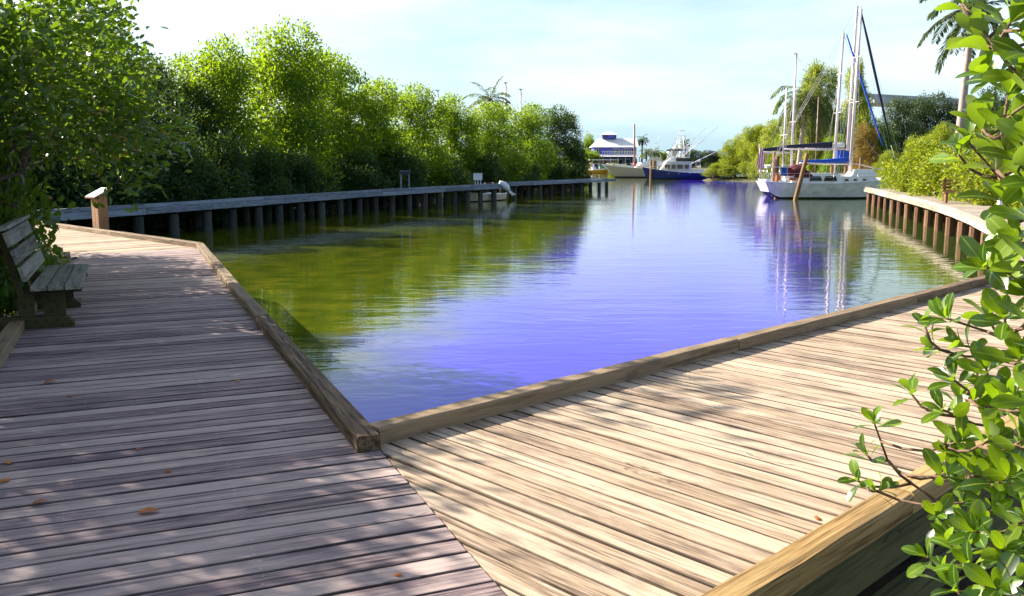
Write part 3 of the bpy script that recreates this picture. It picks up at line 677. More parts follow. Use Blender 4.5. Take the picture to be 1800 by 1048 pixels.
# bush by the far end of the bench
bl = lumpy(305, .75, .35, 2.0, 9, .5, .75, top=.7)
me = crown('bush_crown', bl, 900, 11, .115, .055, .2, M['neartree'], 95, shape=1, core=.35)
lb = limbs((0, 0, -.2), [b[:3] for b in bl[3:]], .035, 19, forks=False)
tm = bpy.data.meshes.new('trunk'); tm.from_pydata(lb.v, [], lb.f); tm.materials.append(M['bark'])
for (x, y, rz, sc, lab) in ((-8.1, 13.2, .4, 1.0, 'leafy bush between the bench and the lectern'), (-7.9, 11.3, 3.0, .95, 'leafy bush right behind the bench backrest'), (-6.95, 10.9, 5.0, (.95, .95, 1.45), 'tall leafy bush at the left edge, hugging the far end of the bench')):
    tree_inst('leafy_bush', (me, tm), lab, (x, y, .45), sc if isinstance(sc, tuple) else (sc, sc, sc), rz, None, 'bushes beside the bench', 'bush')

# --- palms
def frond_np(g, base, az, el, length, droop, nl, ll, lw, side_drop=.45):
    P = []; A = []; pts = []
    p = np.array(base, float); d = np.array([math.cos(az) * math.cos(el), math.sin(az) * math.cos(el), math.sin(el)]); st = length / 14
    for i in range(15):
        pts.append(p.copy()); p = p + d * st; d = d + np.array([0, 0, -droop / 14 * (1 + .6 * i / 14)]); d /= np.linalg.norm(d)
    pts = np.array(pts); Ps = []; As = []; Ls = []
    for j in range(nl):
        t = .12 + .88 * (j + .5) / nl; k = min(13, int(t * 14)); f = t * 14 - k; q = pts[k] * (1 - f) + pts[k + 1] * f
        tg = pts[k + 1] - pts[k]; tg /= np.linalg.norm(tg); sd = np.cross(tg, [0, 0, 1]); sd /= max(1e-5, np.linalg.norm(sd))
        for s_ in (-1, 1):
            a = tg * .65 + sd * s_ * .9 + np.array([0, 0, -side_drop * g.uniform(.3, 1.4)]) + g.normal(size=3) * .08
            Ps.append(q); As.append(a / np.linalg.norm(a)); Ls.append(ll * (math.sin(math.pi * (.12 + .8 * t)) ** .6) * g.uniform(.8, 1.1))
    return pts, np.array(Ps), np.array(As), np.array(Ls)
def palm(name, label, loc, h, nf, fl, ll, m, seed, trunk_r=.16, bark='palmbark', lean=(0, 0), droop=1.3, shaft=False, cat='palm tree', group=None, nl=34, lw=.055):
    g = np.random.default_rng(seed); t = thing(name, label, cat, loc, 0, group); Vs = []; Fs = []; Ts = []; nb = 0; stem = MB()
    top = np.array([lean[0], lean[1], h])
    for k in range(nf):
        az = k * 2.4 + g.uniform(-.3, .3); el = 1.25 - 1.75 * (k / max(1, nf - 1)) + g.uniform(-.12, .12)
        pts, P, A, Ln = frond_np(g, top, az, el, fl * g.uniform(.85, 1.1), droop * g.uniform(.8, 1.2), nl, ll, .05)
        stem.tube(pts[::2], [.035 - .004 * i for i in range(len(pts[::2]))], 4)
        V, F, q = leaves_np(P, A, unit(g.normal(size=P.shape) * .3 + np.array([0, 0, 1.])), Ln, np.full(len(P), lw), g, 0)
        Vs.append(V); Fs.append(F + nb); nb += len(V); Ts.append(np.full(len(F), np.clip(.25 + .6 * k / nf + g.uniform(-.2, .2), 0, 1)))
    c = link('crown', mesh_np('palm_crown', np.concatenate(Vs), np.concatenate(Fs), np.concatenate(Ts), m), None, t); c['kind'] = 'stuff'
    stem.build('frond_stems', M['bark'], t)['kind'] = 'stuff'
    mb = MB(); pts = []; rad = []
    for i in range(12):
        s_ = i / 11; pts.append((lean[0] * s_ ** 1.5, lean[1] * s_ ** 1.5, h * s_ - .2)); rad.append(trunk_r * (1.25 - .45 * s_ + (.25 * (1 - s_) ** 6)))
    mb.tube(pts, rad, 10); mb.build('trunk', M[bark], t, smooth=True)
    if shaft: MB().tube([(lean[0], lean[1], h - 1.3), (lean[0], lean[1], h - .8), (lean[0], lean[1], h - .1)], [trunk_r * .8, trunk_r * .95, trunk_r * .45], 10).build('crownshaft', M['palm'] if False else paint('green crownshaft', (.13, .2, .06), .4), t, smooth=True)
    return t
p = at(1678, 320, 47); palm('royal_palm', 'tall royal palm with smooth pale trunk rising over the right hedge', (p.x, p.y, .6), 9.6, 15, 3.2, .75, M['royalpalm'], 3, .19, shaft=True, droop=1.5, lean=(.3, 0), nl=64, lw=.085)
p = at(1402, 310, 88); palm('coconut_palm', 'bushy coconut palm with hanging fronds behind the left sailboat masts', (p.x, p.y, .6), 7.9, 34, 4.3, 1.1, M['palm'], 4, .2, droop=2.6, lean=(.5, 0), nl=44, lw=.10)
p = at(862, 300, 95); palm('coconut_palm', 'coconut palm top poking over the mangroves', (p.x, p.y, .6), 8.4, 16, 3.0, .8, M['palm'], 5, .16, droop=1.2, nl=34, lw=.09)
for k, (px, ty, Y, lab) in enumerate(((1136, 262, 235, 'small palm beside the blue house, right of the brown mast'), (1128, 240, 248, 'cabbage palm behind the gable of the blue house'), (1150, 262, 240, 'cabbage palm right of the blue house gable'), (1187, 257, 262, 'distant palm above the blue trawler bow'), (1204, 246, 280, 'tallest distant palm, left of the white outriggers'), (1166, 268, 250, 'small distant palm behind the radar tower boat'))):
    p = at(px, 296, Y); h = CAM_H + (HORIZON - ty) / 1578 * Y - .8 - 1.0
    palm('cabbage_palm', lab, (p.x, p.y, .8), h, 16, 2.2, .75, M['palm'] if k != 1 else M['royalpalm'], 60 + k, .22, bark='bark', droop=1.6, nl=18, lw=.16, group='distant palms')

# --- feathery and dark trees on the sunny bank
def custom_tree(name, label, px, Y, top, wpx, m, seed, base=0.5, arch=None, cat='tree', group=None, low=None, n=None):
    p = at(px, 300, Y); h = CAM_H + (HORIZON - top) / 1578 * Y - base; rad = wpx / 2 / 1578 * Y
    a = arch if arch is not None else MANG[seed % 4]
    return tree_inst(name, a, label, (p.x, p.y, base), (rad / 3.3, rad / 3.3, h / 8.1), seed * 1.7, m, group, cat)
FEA = []
for k in range(2):
    rr2 = random.Random(400 + k); bl = []
    for i in range(26):
        a = rr2.uniform(0, 6.28); z = 1.5 + 6.3 * (i / 25); q = rr2.uniform(.3, 2.7) * (1 - .45 * (i / 25)); r = rr2.uniform(.45, .85)
        bl.append((q * math.cos(a), q * math.sin(a), z, r, r, r * 1.1))
    me = crown('feathery_crown', bl, 3000, 9, .34, .06, .42, M['olive'], 410 + k, core=.1, up=.2, rnd=.7)
    lb = limbs((0, 0, -.2), [b[:3] for b in bl[6::2]], .12, 33 + k); tm = bpy.data.meshes.new('trunk'); tm.from_pydata(lb.v, [], lb.f); tm.materials.append(M['bark']); FEA.append((me, tm))
custom_tree('feathery_tree', 'tall airy olive tree behind the left masts, right of the coconut palm', 1432, 100, 128, 105, M['olive'], 1, arch=FEA[0], group='airy trees behind the sailboats')
custom_tree('feathery_tree', 'airy tree rising between the two central masts', 1500, 104, 122, 70, M['olive'], 2, arch=FEA[1], group='airy trees behind the sailboats')
custom_tree('feathery_tree', 'airy yellowish shoots on top of the mangrove point', 1330, 122, 226, 84, M['yellowgreen'], 3, arch=FEA[0], group='airy trees behind the sailboats')
for i, (px, Y, top, wd, mm, lab) in enumerate((
    (1262, 131, 285, 60, 'yellowgreen', 'low mangrove at the water end of the right point'), (1293, 130, 244, 78, 'yellowgreen', 'mangrove on the right point beside the trawler stern'), (1336, 126, 222, 80, 'yellowgreen', 'taller mangrove on the point behind the flag'),
    (1398, 104, 196, 96, 'olive', 'tall loose tree just behind the coconut palm'), (1462, 106, 192, 90, 'mangrove', 'tall green tree behind the middle mast'), (1534, 104, 204, 90, 'mangrove', 'green tree behind the rusty one, under the bridge'), (1360, 114, 206, 80, 'olive', 'olive tree left of the coconut palm'),
    (1312, 136, 232, 90, 'olive', 'second mangrove on the right point, partly hidden by the front one'), (1356, 118, 226, 84, 'yellowgreen', 'rounded tree between the point and the flag'), (1402, 116, 226, 90, 'darktree', 'dark tree under the coconut palm fronds'), (1446, 118, 214, 90, 'mangrove', 'green tree between maroon canopy and blue cover, far back'), (1484, 120, 226, 80, 'olive', 'olive tree far behind the main mast'), (1545, 110, 220, 84, 'darktree', 'dark tree between the two furled jibs'),
    (1380, 112, 232, 80, 'mangrove', 'green tree behind the flag and mizzen pole'),
    (1425, 108, 238, 70, 'olive', 'olive tree behind the maroon canopy'), (1466, 96, 232, 62, 'mangrove', 'bright green tree behind the blue sail cover'), (1518, 92, 215, 66, 'rusty', 'rusty leaved tree behind the main mast'), (1500, 112, 200, 70, 'darktree', 'dark tree under the concrete bridge deck'),
    (1572, 118, 168, 95, 'darktree', 'dark rounded tree right of the bridge, by the furled jib'), (1622, 122, 158, 110, 'darktree', 'widest dark tree on the right skyline'), (1672, 120, 178, 90, 'darktree', 'dark tree behind the royal palm trunk'), (1735, 110, 150, 110, 'darktree', 'dark tree at the right edge, behind the foreground branch'),
    (1560, 74, 262, 62, 'yellowgreen', 'low yellow green shrub at the bow of the front sailboat'), (1612, 60, 232, 78, 'yellowgreen', 'yellow green hedge tree at the far end of the sunny dock'), (1655, 52, 214, 80, 'yellowgreen', 'yellow green hedge tree left of the royal palm'), (1708, 47, 196, 96, 'yellowgreen', 'yellow green hedge tree right of the royal palm'), (1780, 42, 170, 110, 'mangrove', 'green hedge tree at the right edge behind the leaves'),
    )):
    custom_tree('hedge_tree' if Y < 80 else 'bank_tree', lab, px, Y, top, wd, M[mm], i, group='trees on the sunny bank')
# hanging shrub masses along the sunny dock
for i, (px, Y, lab) in enumerate(((1590, 56, 'low yellow green shrub on the dock edge, nearest the bow'), (1625, 49, 'second low shrub along the sunny dock'), (1662, 43, 'third low shrub along the sunny dock'), (1722, 37, 'low shrub behind the dock bench'), (1790, 33, 'low shrub by the dock at the right edge'))):
    p = at(px, 330, Y); tree_inst('dock_shrub', (shme, shtm), lab, (p.x + 1.2, p.y + .6, .45), (1.25, 1.2, 1.0), i * 2.1, M['yellowgreen'], 'shrubs along the sunny dock', 'shrub')
# far bank greenery
for i, (px, Y, top, wd, mm, lab) in enumerate(((1036, 262, 234, 34, 'mangrove', 'round green tree left of the blue house'), (1010, 258, 246, 40, 'mangrove', 'far green tree peeping past the last mangrove'), (1160, 270, 264, 40, 'mangrove', 'far green tree behind the radar tower boat'), (1215, 290, 262, 60, 'darktree', 'far dark tree behind the outriggers'), (1250, 300, 264, 60, 'darktree', 'far dark tree beside the right point'))):
    custom_tree('far_tree', lab, px, Y, top, wd, M[mm], i + 1, base=.8, group='trees on the far bank')
for i, (px, Y, wpx, hpx, lab) in enumerate(((1038, 240, 44, 20, 'clipped green hedge in front of the blue house'), (1080, 222, 30, 16, 'round yellow green waterside bush below the blue house'), (1098, 220, 26, 14, 'smaller waterside bush beside the white bow'))):
    p = at(px, 302, Y); tree_inst('waterside_bush', (shme, shtm), lab, (p.x, p.y, .2 + (2.4 if i == 0 else 0)), (wpx / 2 / 1578 * Y / 2.3,) * 2 + (hpx / 1578 * Y / 3.3,), i * 1.9, M['mangrove'] if i == 0 else M['yellowgreen'], 'bushes on the far bank', 'bush')

# ---------------------------------------------------------------- foreground mangrove bush
fb = thing('mangrove_bush', 'foreground mangrove bush with big glossy green leaves along the right edge', 'bush', (2.55, 3.15, 0.0))
FB = Vector((2.55, 3.15, 0.0))
LEAFM = []
for k in range(6):
    r3 = random.Random(700 + k); Ln = 1.0; Wd = r3.uniform(.36, .44); curl = r3.uniform(.05, .30); fold = r3.uniform(.10, .26)
    ts = (0, .06, .22, .42, .62, .80, .93, 1.0); ws = (.035, .06, .36, .76, 1.0, .93, .58, .06); mb = MB()
    for t_, w_ in zip(ts, ws):
        z = -curl * t_ * t_ + .05 * math.sin(3.1 * t_); e = w_ * Wd / 2; tw = r3.uniform(-.012, .012)
        mb.v += [(t_, -e, z + fold * e + tw), (t_, 0, z), (t_, e, z + fold * e - tw)]
    for i in range(len(ts) - 1):
        a = i * 3; mb.f += [(a, a + 3, a + 4, a + 1), (a + 1, a + 4, a + 5, a + 2)]
    me = bpy.data.meshes.new('leaf'); me.from_pydata(mb.v, [], mb.f); me.polygons.foreach_set('use_smooth', [True] * len(me.polygons)); me.materials.append(M['bigleaf']); LEAFM.append(me)
    ra = me.attributes.new('rib', 'FLOAT', 'POINT'); ra.data.foreach_set('value', [1.0 if i % 3 == 1 else 0.0 for i in range(len(me.vertices))])
ROS = [ # px, py, Y, leaf length, leaves
 (1722, 132, 2.9, .10, 8), (1678, 250, 2.95, .09, 8), (1770, 285, 2.75, .10, 8), (1745, 455, 2.8, .10, 8), (1792, 520, 2.7, .10, 8), (1770, 125, 2.7, .10, 8),
 (1668, 6, 2.9, .10, 7), (1712, 82, 2.85, .115, 9), (1752, 40, 2.7, .11, 8), (1796, 20, 2.6, .11, 8), (1792, 96, 2.6, .12, 9), (1748, 168, 2.8, .10, 8), (1800, 170, 2.6, .11, 8),
 (1760, 232, 2.75, .11, 9), (1802, 246, 2.6, .12, 8), (1700, 222, 2.9, .11, 9), (1728, 286, 2.85, .11, 9), (1785, 312, 2.7, .11, 9), 
 (1740, 350, 2.8, .115, 9), (1800, 380, 2.65, .12, 8), (1768, 428, 2.75, .115, 9), (1710, 470, 2.75, .105, 9), (1790, 470, 2.65, .11, 8), 
 (1640, 560, 3.1, .095, 9), (1672, 608, 3.1, .09, 8), (1618, 612, 3.2, .085, 6), (1742, 560, 2.8, .10, 8), (1796, 560, 2.7, .11, 8), (1710, 650, 3.0, .095, 8), (1652, 668, 3.1, .09, 8), (1770, 630, 2.8, .10, 8),
 (1690, 705, 3.0, .095, 9), (1632, 720, 3.1, .085, 7), (1738, 712, 2.9, .10, 8), (1795, 700, 2.7, .11, 8), (1536, 742, 3.3, .085, 7), (1524, 800, 3.35, .085, 8), (1508, 846, 3.35, .075, 6), (1548, 862, 3.3, .08, 7),
 (1665, 775, 3.0, .09, 8), (1715, 775, 2.9, .095, 8), (1772, 775, 2.8, .105, 9), (1640, 838, 3.0, .085, 8), (1690, 836, 2.95, .09, 8), (1748, 838, 2.8, .10, 9), (1798, 850, 2.7, .11, 8),
 (1668, 884, 3.0, .085, 7), (1722, 898, 2.85, .095, 8), (1690, 935, 2.8, .10, 9), (1780, 915, 2.7, .105, 9), (1740, 968, 2.7, .105, 9), (1682, 1000, 2.75, .10, 8), (1795, 990, 2.6, .11, 8), (1730, 1035, 2.6, .105, 8), (1785, 1050, 2.55, .11, 8), (1660, 1040, 2.7, .095, 6),
 (1640, 780, 3.05, .08, 6), (1812, 630, 2.65, .11, 8), (1815, 770, 2.65, .11, 8), (1818, 320, 2.6, .11, 8), (1728, 820, 2.95, .08, 7), (1760, 700, 2.85, .09, 7),
]
ROS += [(1622, 905, 3.0, .085, 7), (1648, 958, 2.9, .09, 8), (1636, 1012, 2.8, .09, 8), (1602, 575, 3.2, .08, 6), (1600, 690, 3.2, .08, 6)]
r6 = random.Random(77)
ROS += [(px + r6.uniform(-34, 34), py + r6.uniform(-34, 34), Y + r6.uniform(.05, .22), ll * .92, nn - 1) for (px, py, Y, ll, nn) in list(ROS) if px > 1630 and r6.random() < .72]
r4 = random.Random(42)
STEMS = [[(0, 0, -.3), (-.1, .05, .5), (-.35, .1, 1.1), (-.62, .12, 1.5)], [(.05, 0, -.3), (0, -.1, .8), (-.25, -.15, 1.7), (-.5, -.2, 2.3)], [(.1, -.1, -.3), (.05, -.2, 1.0), (-.2, -.3, 2.2), (-.55, -.3, 3.0), (-.75, -.25, 3.25)],
         [(0, -.1, -.3), (-.15, -.25, .4), (-.45, -.35, .8), (-.7, -.4, 1.0)], [(.1, .1, -.2), (-.1, .15, .6), (-.5, .2, 1.05), (-.95, .25, 1.33)], [(.1, -.2, -.2), (-.1, -.4, .5), (-.4, -.5, .9), (-.6, -.55, .85)]]
nodes = []
for st in STEMS:
    pts = smoothline([Vector(p) for p in st], 2) if False else [Vector(p) for p in st]
    fine = []
    for a, b in zip(pts[:-1], pts[1:]):
        for i in range(6): fine.append(a.lerp(b, i / 6) + Vector((r4.uniform(-.012, .012),) * 3))
    fine.append(pts[-1]); nf_ = len(fine)
    MB().tube(fine, [max(.005, .022 * (1 - .8 * i / nf_)) for i in range(nf_)], 7).build('branch', M['twig'], fb, smooth=True)
    nodes += fine[4:]
leafcount = 0; extra = []
for (px, py, Y, ll, nleaf) in ROS:
    tip = at(px + (24 if px > 1600 else 0), py, Y) - FB; cand = [q for q in nodes if q.z < tip.z + .02] or nodes
    q = min(cand, key=lambda v: (v - tip).length); d = tip - q
    mid = q + d * .55 + Vector((r4.uniform(-.03, .03), r4.uniform(-.03, .03), -.10 * d.length))
    pts = [q, q.lerp(mid, .5) + Vector((0, 0, -.01)), mid, mid.lerp(tip, .6), tip]
    MB().tube(pts, [.0065, .0055, .005, .0045, .004], 6).build('twig', M['twig'], fb, smooth=True)
    nodes += [mid, mid.lerp(tip, .5)]
    ax = ((tip - mid).normalized() + Vector((r4.uniform(-.25, .1), r4.uniform(-.5, -.05), r4.uniform(.4, .9)))).normalized()
    e1 = ax.cross(Vector((.3, 1, .2))).normalized(); e2 = ax.cross(e1); a0 = r4.uniform(0, 6.28)
    for k in range(nleaf):
        low = k >= nleaf - 3
        a = a0 + k * 2.4; th = R(16 + 56 * (k / (nleaf - 1)) + r4.uniform(-9, 9)); dirv = (ax * math.cos(th) + (e1 * math.cos(a) + e2 * math.sin(a)) * math.sin(th)).normalized()
        nrm = (ax - dirv * ax.dot(dirv)).normalized(); sd = nrm.cross(dirv); L_ = 1.27 * ll * r4.uniform(.78, 1.12) * (.72 + .3 * (k / (nleaf - 1)))
        base = tip - ax * (.018 * k / nleaf * (1.8 if low else 1)); roll = Matrix.Rotation(r4.uniform(-.5, .5), 3, dirv); sd = roll @ sd; nrm = roll @ nrm
        Mx = Matrix(((dirv.x, sd.x, nrm.x, base.x), (dirv.y, sd.y, nrm.y, base.y), (dirv.z, sd.z, nrm.z, base.z), (0, 0, 0, 1))) @ Matrix.Scale(L_, 4)
        me = LEAFM[r4.randrange(6)]
        if leafcount < 300:
            o = bpy.data.objects.new('leaf', me); COL.objects.link(o); o.parent = fb; o.matrix_local = Mx; leafcount += 1
        else: extra.append((me, Mx))
mb = MB()
for me, Mx in extra: mb.add([Mx @ v.co for v in me.vertices], [tuple(p.vertices) for p in me.polygons])
fo = tag(mb.build('foliage', M['bigleaf2'], fb, smooth=True), kind='stuff')
ra = fo.data.attributes.new('rib', 'FLOAT', 'POINT'); ra.data.foreach_set('value', [1.0 if i % 3 == 1 else 0.0 for i in range(len(fo.data.vertices))])
tv = [random.Random(i // 14).random() for i in range(len(fo.data.polygons))]; ta = fo.data.attributes.new('tint', 'FLOAT', 'FACE'); ta.data.foreach_set('value', tv)

# ---------------------------------------------------------------- fallen leaves on the boards
FL = [(262, 903, .10, 'curled orange leaf lying alone on the near boards, largest of the fallen leaves'), (70, 886, .085, 'orange fallen leaf near the left edge, lower of the pair there'), (88, 674, .09, 'orange leaf standing on edge left of the middle boards'), (123, 697, .06, 'small yellow fallen leaf beside the dapple of sun'),
      (570, 708, .075, 'orange fallen leaf against the left kerb beam'), (16, 816, .07, 'thin brown leaf curled up at the left edge'), (5, 848, .08, 'orange leaf cut by the left picture edge'), (418, 672, .06, 'small brown leaf in the middle of the shady boardwalk'), (295, 831, .05, 'tiny brown leaf right of the middle nail row'), (243, 791, .045, 'tiny orange leaf among the grey boards'),
      (10, 606, .07, 'orange leaf beside the bench trestle foot'), (14, 625, .07, 'brown leaf just below the bench foot leaf'), (142, 527, .08, 'orange leaf on the boards in front of the bench'), (1436, 912, .05, 'small orange leaf on the sunny boards by the near kerb'), (1694, 516, .06, 'red fallen leaf on the sunny boards by the far kerb'), (700, 1012, .045, 'tiny brown leaf on the bottom boards near the joint')]
for i, (px, py, sz, lab) in enumerate(FL):
    r5 = random.Random(900 + i); mb = MB(); ts = (0, .2, .45, .7, .9, 1.0); ws = (.04, .5, .9, .85, .45, .03); c1 = r5.uniform(.25, .6)
    for t_, w_ in zip(ts, ws):
        z = .12 + c1 * .55 * math.sin(math.pi * t_) ; e = w_ * .28; up_ = r5.uniform(.1, .35) * w_
        mb.v += [(t_ - .5, -e, max(.02, z - up_)), (t_ - .5, 0, z), (t_ - .5, e, max(.02, z - up_ * .6))]
    for k in range(len(ts) - 1): a = k * 3; mb.f += [(a, a + 3, a + 4, a + 1), (a + 1, a + 4, a + 5, a + 2)]
    mb.v = [(x * sz, y * sz, z * sz * .7) for x, y, z in mb.v]
    o = mb.build('fallen_leaf', M['fallen'], None, smooth=True); q = atz(px, py, DECK); o.location = (q.x, q.y, DECK + .003); o.rotation_euler = (r5.uniform(-.2, .2), r5.uniform(-.1, .1), r5.uniform(0, 6.28))
    tag(o, lab, 'leaf', 'fallen leaves on the boardwalk')

# ================================================================ FURNITURE OF THE WALKWAYS
# --- bench
c = Vector((-4.73, 9.23)) + uA * .25
bench = thing('park_bench', 'weathered wooden bench with slatted back on the shady boardwalk', 'bench', (c.x, c.y, DECK + .004), math.atan2(uA.y, uA.x))
for y in (-.15, 0, .15):
    MB().box((0, y, .44), (2.0, .137, .042)).build('seat_slat', M['bench'], bench)
Tb = Matrix.Rotation(R(-17), 3, 'X')
for k in range(3):
    MB().box((0, .275 + .052 * k, .585 + .168 * k), (2.0, .036, .142), Tb).build('back_slat', M['bench'], bench)
MB().box((0, .43, 1.02), (2.04, .15, .036), Matrix.Rotation(R(-17), 3, 'X')).build('cap_rail', M['bench'], bench)
for x in (-.62, .70):
    ft = MB(); prof = [(-.12, 0), (.55, 0), (.55, .12), (-.03, .12), (-.12, .05)]
    ft.add([(x - .06, a, b) for a, b in prof] + [(x + .06, a, b) for a, b in prof], [(0,1,2,3,4)[::-1], (5,6,7,8,9)] + [(i, (i+1)%5, 5+(i+1)%5, 5+i) for i in range(5)])
    ft.build('foot', M['bench_dark'], bench)
    MB().box((x, .05, .24), (.05, .20, .26)).build('leg', M['bench_dark'], bench)
    MB().box((x, .30, .24), (.05, .14, .26)).build('leg', M['bench_dark'], bench)
    MB().box((x, .09, .385), (.06, .60, .07)).build('seat_bearer', M['bench_dark'], bench)
    MB().beam((x + .0, .33, .30), (x, .475, .98), .06, .08, (1, 0, 0)).build('back_post', M['bench_dark'], bench)
# --- slanted lectern
def lectern(name, label, loc, rz, open_legs, bw=.40, top=(.62, .50), h=.98, wm='sign_wood', pm='trim'):
    t = thing(name, label, 'sign', loc, rz)
    if open_legs:
        for x in (-bw / 2, bw / 2): MB().box((x, 0, h * .43), (.09, .12, h * .86)).build('post', M[wm], t)
    else:
        for x in (-bw / 4 - .004, bw / 4 + .004):
            o = MB().box((0, 0, 0), (h * .86, bw / 2 - .01, .24)).build('post', M[wm], t); o.location = (x, 0, h * .43); o.rotation_euler = (0, R(-90), R(90))
    Tt = Matrix.Rotation(R(27), 3, 'X').inverted()
    MB().box((0, 0, h * .93), (top[0], top[1], .035), Tt).build('backing_board', M[wm], t)
    o = MB().box((0, 0, 0), (top[0] - .05, top[1] - .05, .012)).build('panel', M[pm], t); o.location = Vector((0, 0, h * .93)) + Tt @ Vector((0, 0, .026)); o.rotation_euler = Tt.to_euler()
    return t
q = atz(178, 406, DECK); lectern('lectern_sign', 'small wooden lectern with bright slanted top on the far boardwalk kerb', (q.x, q.y, DECK + .004), math.atan2(uC.y, uC.x), False)
p_, u_ = Vector((-6.1, 50.0)), Vector((.38, .92)); q = at(712, 330, 50.6)
lectern('lectern_sign', 'dark open legged wooden frame with slanted top on the mangrove dock', (q.x, q.y, 1.063), R(20), True, bw=.46, top=(.66, .42), h=1.05, wm='dock_blue', pm='dock_blue')
# --- meter box, mat and cleats on the mangrove dock
q = at(840, 315, 59.3); mbx = thing('meter_box', 'white power meter box on three legs on the mangrove dock', 'meter box', (q.x, q.y, 1.063))
for x in (-.18, 0, .18): MB().box((x, 0, .20), (.05, .05, .40)).build('leg', M['plastic'], mbx)
MB().box((0, 0, .61), (.58, .20, .44)).build('cabinet', M['plastic'], mbx)
MB().box((-.14, -.106, .61), (.26, .012, .38)).build('door', M['plastic'], mbx); MB().box((.15, -.106, .61), (.26, .012, .38)).build('door', M['plastic'], mbx)
MB().box((0, -.02, .842), (.64, .28, .02)).build('lid', M['plastic'], mbx)
q = at(830, 321, 59.0); o = thing('gangplank', 'red edged white board lying in front of the meter box', 'board', (q.x, q.y, 1.063), R(28))
MB().box((0, 0, .04), (1.1, .3, .05)).build('board', M['trim'], o); MB().box((0, -.16, .06), (1.1, .02, .08)).build('edge', M['red'], o)
q = at(877, 318, 61.2); o = thing('hose_coil', 'red hose coil on the corner of the mangrove dock', 'hose', (q.x - .5, q.y - .6, 1.063))
for k in range(4): MB().tube([(.2 * math.cos(a * .5236), .2 * math.sin(a * .5236), .03 + .045 * k) for a in range(13)], .024, 6).build('loop', M['red'], o, smooth=True)
for px, Y, lab in ((852, 59.9, 'small white mooring post cap right of the meter box'), (866, 60.4, 'taller white mooring post cap near the dock corner')):
    q = at(px, 318, Y); o = thing('dock_bollard', lab, 'bollard', (q.x, q.y, 1.063), 0, 'white bollards')
    MB().tube([(0, 0, 0), (0, 0, .16)], .05, 8).build('post', M['trim'], o); MB().tube([(0, 0, .16), (0, 0, .22)], [.075, .05], 8).build('cap', M['trim'], o)
# --- things on the sunny dock
q = at(1742, 380, 27.2); o = thing('dock_post', 'short white post at the bend of the sunny dock', 'post', (q.x + .25, q.y, .97)); MB().box((0, 0, .25), (.13, .13, .5)).build('shaft', M['trim'], o); MB().box((0, 0, .515), (.17, .17, .03)).build('cap', M['trim'], o)
q = at(1692, 338, 36.5); db = thing('dock_bench', 'brown slatted bench on the sunny dock, half hidden by leaves', 'bench', (q.x, q.y, .97), R(-14))
for k in range(4): MB().box((0, .1 + .02 * k, .48 + .14 * k), (1.5, .03, .11)).build('back_slat', M['pile_tan'], db)
for y in (-.3, -.15, 0): MB().box((0, y, .42), (1.5, .12, .04)).build('seat_slat', M['pile_tan'], db)
for x in (-.65, .65):
    MB().box((x, -.14, .2), (.08, .42, .40)).build('leg', M['pile_brown'], db); MB().box((x, .17, .52), (.08, .05, 1.0)).build('back_post', M['pile_brown'], db)

# ================================================================ BOATS
def hull(t, Ln, Bm, fs, fm_, fb_, draft=.4, tr=.75, rake=.25, over=0.0, m=None, bm=None, dm=None, boot=.10, flare=.0, stripe=None):
    """lofted hull: x 0 (stern) .. Ln (bow), waterline z = 0; parts topsides, bottom, deck, rub rail"""
    n = 20; rings = []
    for i in range(n + 1):
        u = i / n; b = Bm / 2 * (tr + (1 - tr) * math.sin(min(1, u / .42) * math.pi / 2) if u < .42 else (1 - ((u - .42) / .58) ** 2.3)); b = max(b, .02)
        sh = fs * (1 - u) ** 2 + 2 * (2 * fm_ - .5 * fs - .5 * fb_) * u * (1 - u) + fb_ * u * u
        kz = -draft * (1 - max(0, (u - .75) / .25) ** 2) + (over * 0 if over == 0 else (draft + .45) * max(0, (over - u) / over) ** 1.5)
        kz = min(kz, sh * .6); wl = max(boot, kz + .05)
        prof = [(0, kz), (b * .72, kz * .55 + wl * .25), (b * (.90 - flare), wl), (b * (.96 - flare * .6), wl + (sh - wl) * .5), (b, sh - .05), (b * 1.0, sh)]
        rings.append([(Ln * u + rake * max(0, (u - .55) / .45) * max(0, z) + (.5 * (sh - z) * max(0, 1 - u / .12) if over else 0), y, z) for y, z in prof])
    def strip(j0, j1):
        mb = MB()
        for sgn in (1, -1):
            vs = []; k = j1 - j0 + 1
            for r_ in rings: vs += [(x, sgn * y, z) for x, y, z in r_[j0:j1 + 1]]
            fs_ = []
            for i in range(n):
                for j in range(k - 1):
                    q = (i*k+j, (i+1)*k+j, (i+1)*k+j+1, i*k+j+1); fs_.append(q if sgn < 0 else q[::-1])
            mb.add(vs, fs_)
        a = rings[0]; poly = [(x, -y, z) for x, y, z in a[j0:j1 + 1]] + [(x, y, z) for x, y, z in a[j0:j1 + 1]][::-1]
        mb.add(poly, [tuple(range(len(poly)))[::-1]])
        return mb
    strip(2, 5).build('topsides', m, t, smooth=False); strip(0, 2).build('bottom', bm or M['boot'], t)
    dk = MB(); vs = []
    for r_ in rings: x, y, z = r_[5]; vs += [(x, -y + .02 if y > .04 else 0, z - .02), (x, y - .02 if y > .04 else 0, z - .02)]
    dk.add(vs, [(2*i, 2*i+2, 2*i+3, 2*i+1)[::-1] for i in range(n)]); dk.build('deck', dm or M['white'], t)
    for sgn in (1, -1):
        MB().tube([(r_[5][0], sgn * r_[5][1], r_[5][2]) for r_ in rings], .035, 5).build('rub_rail', stripe or M['trim'], t)
    return rings
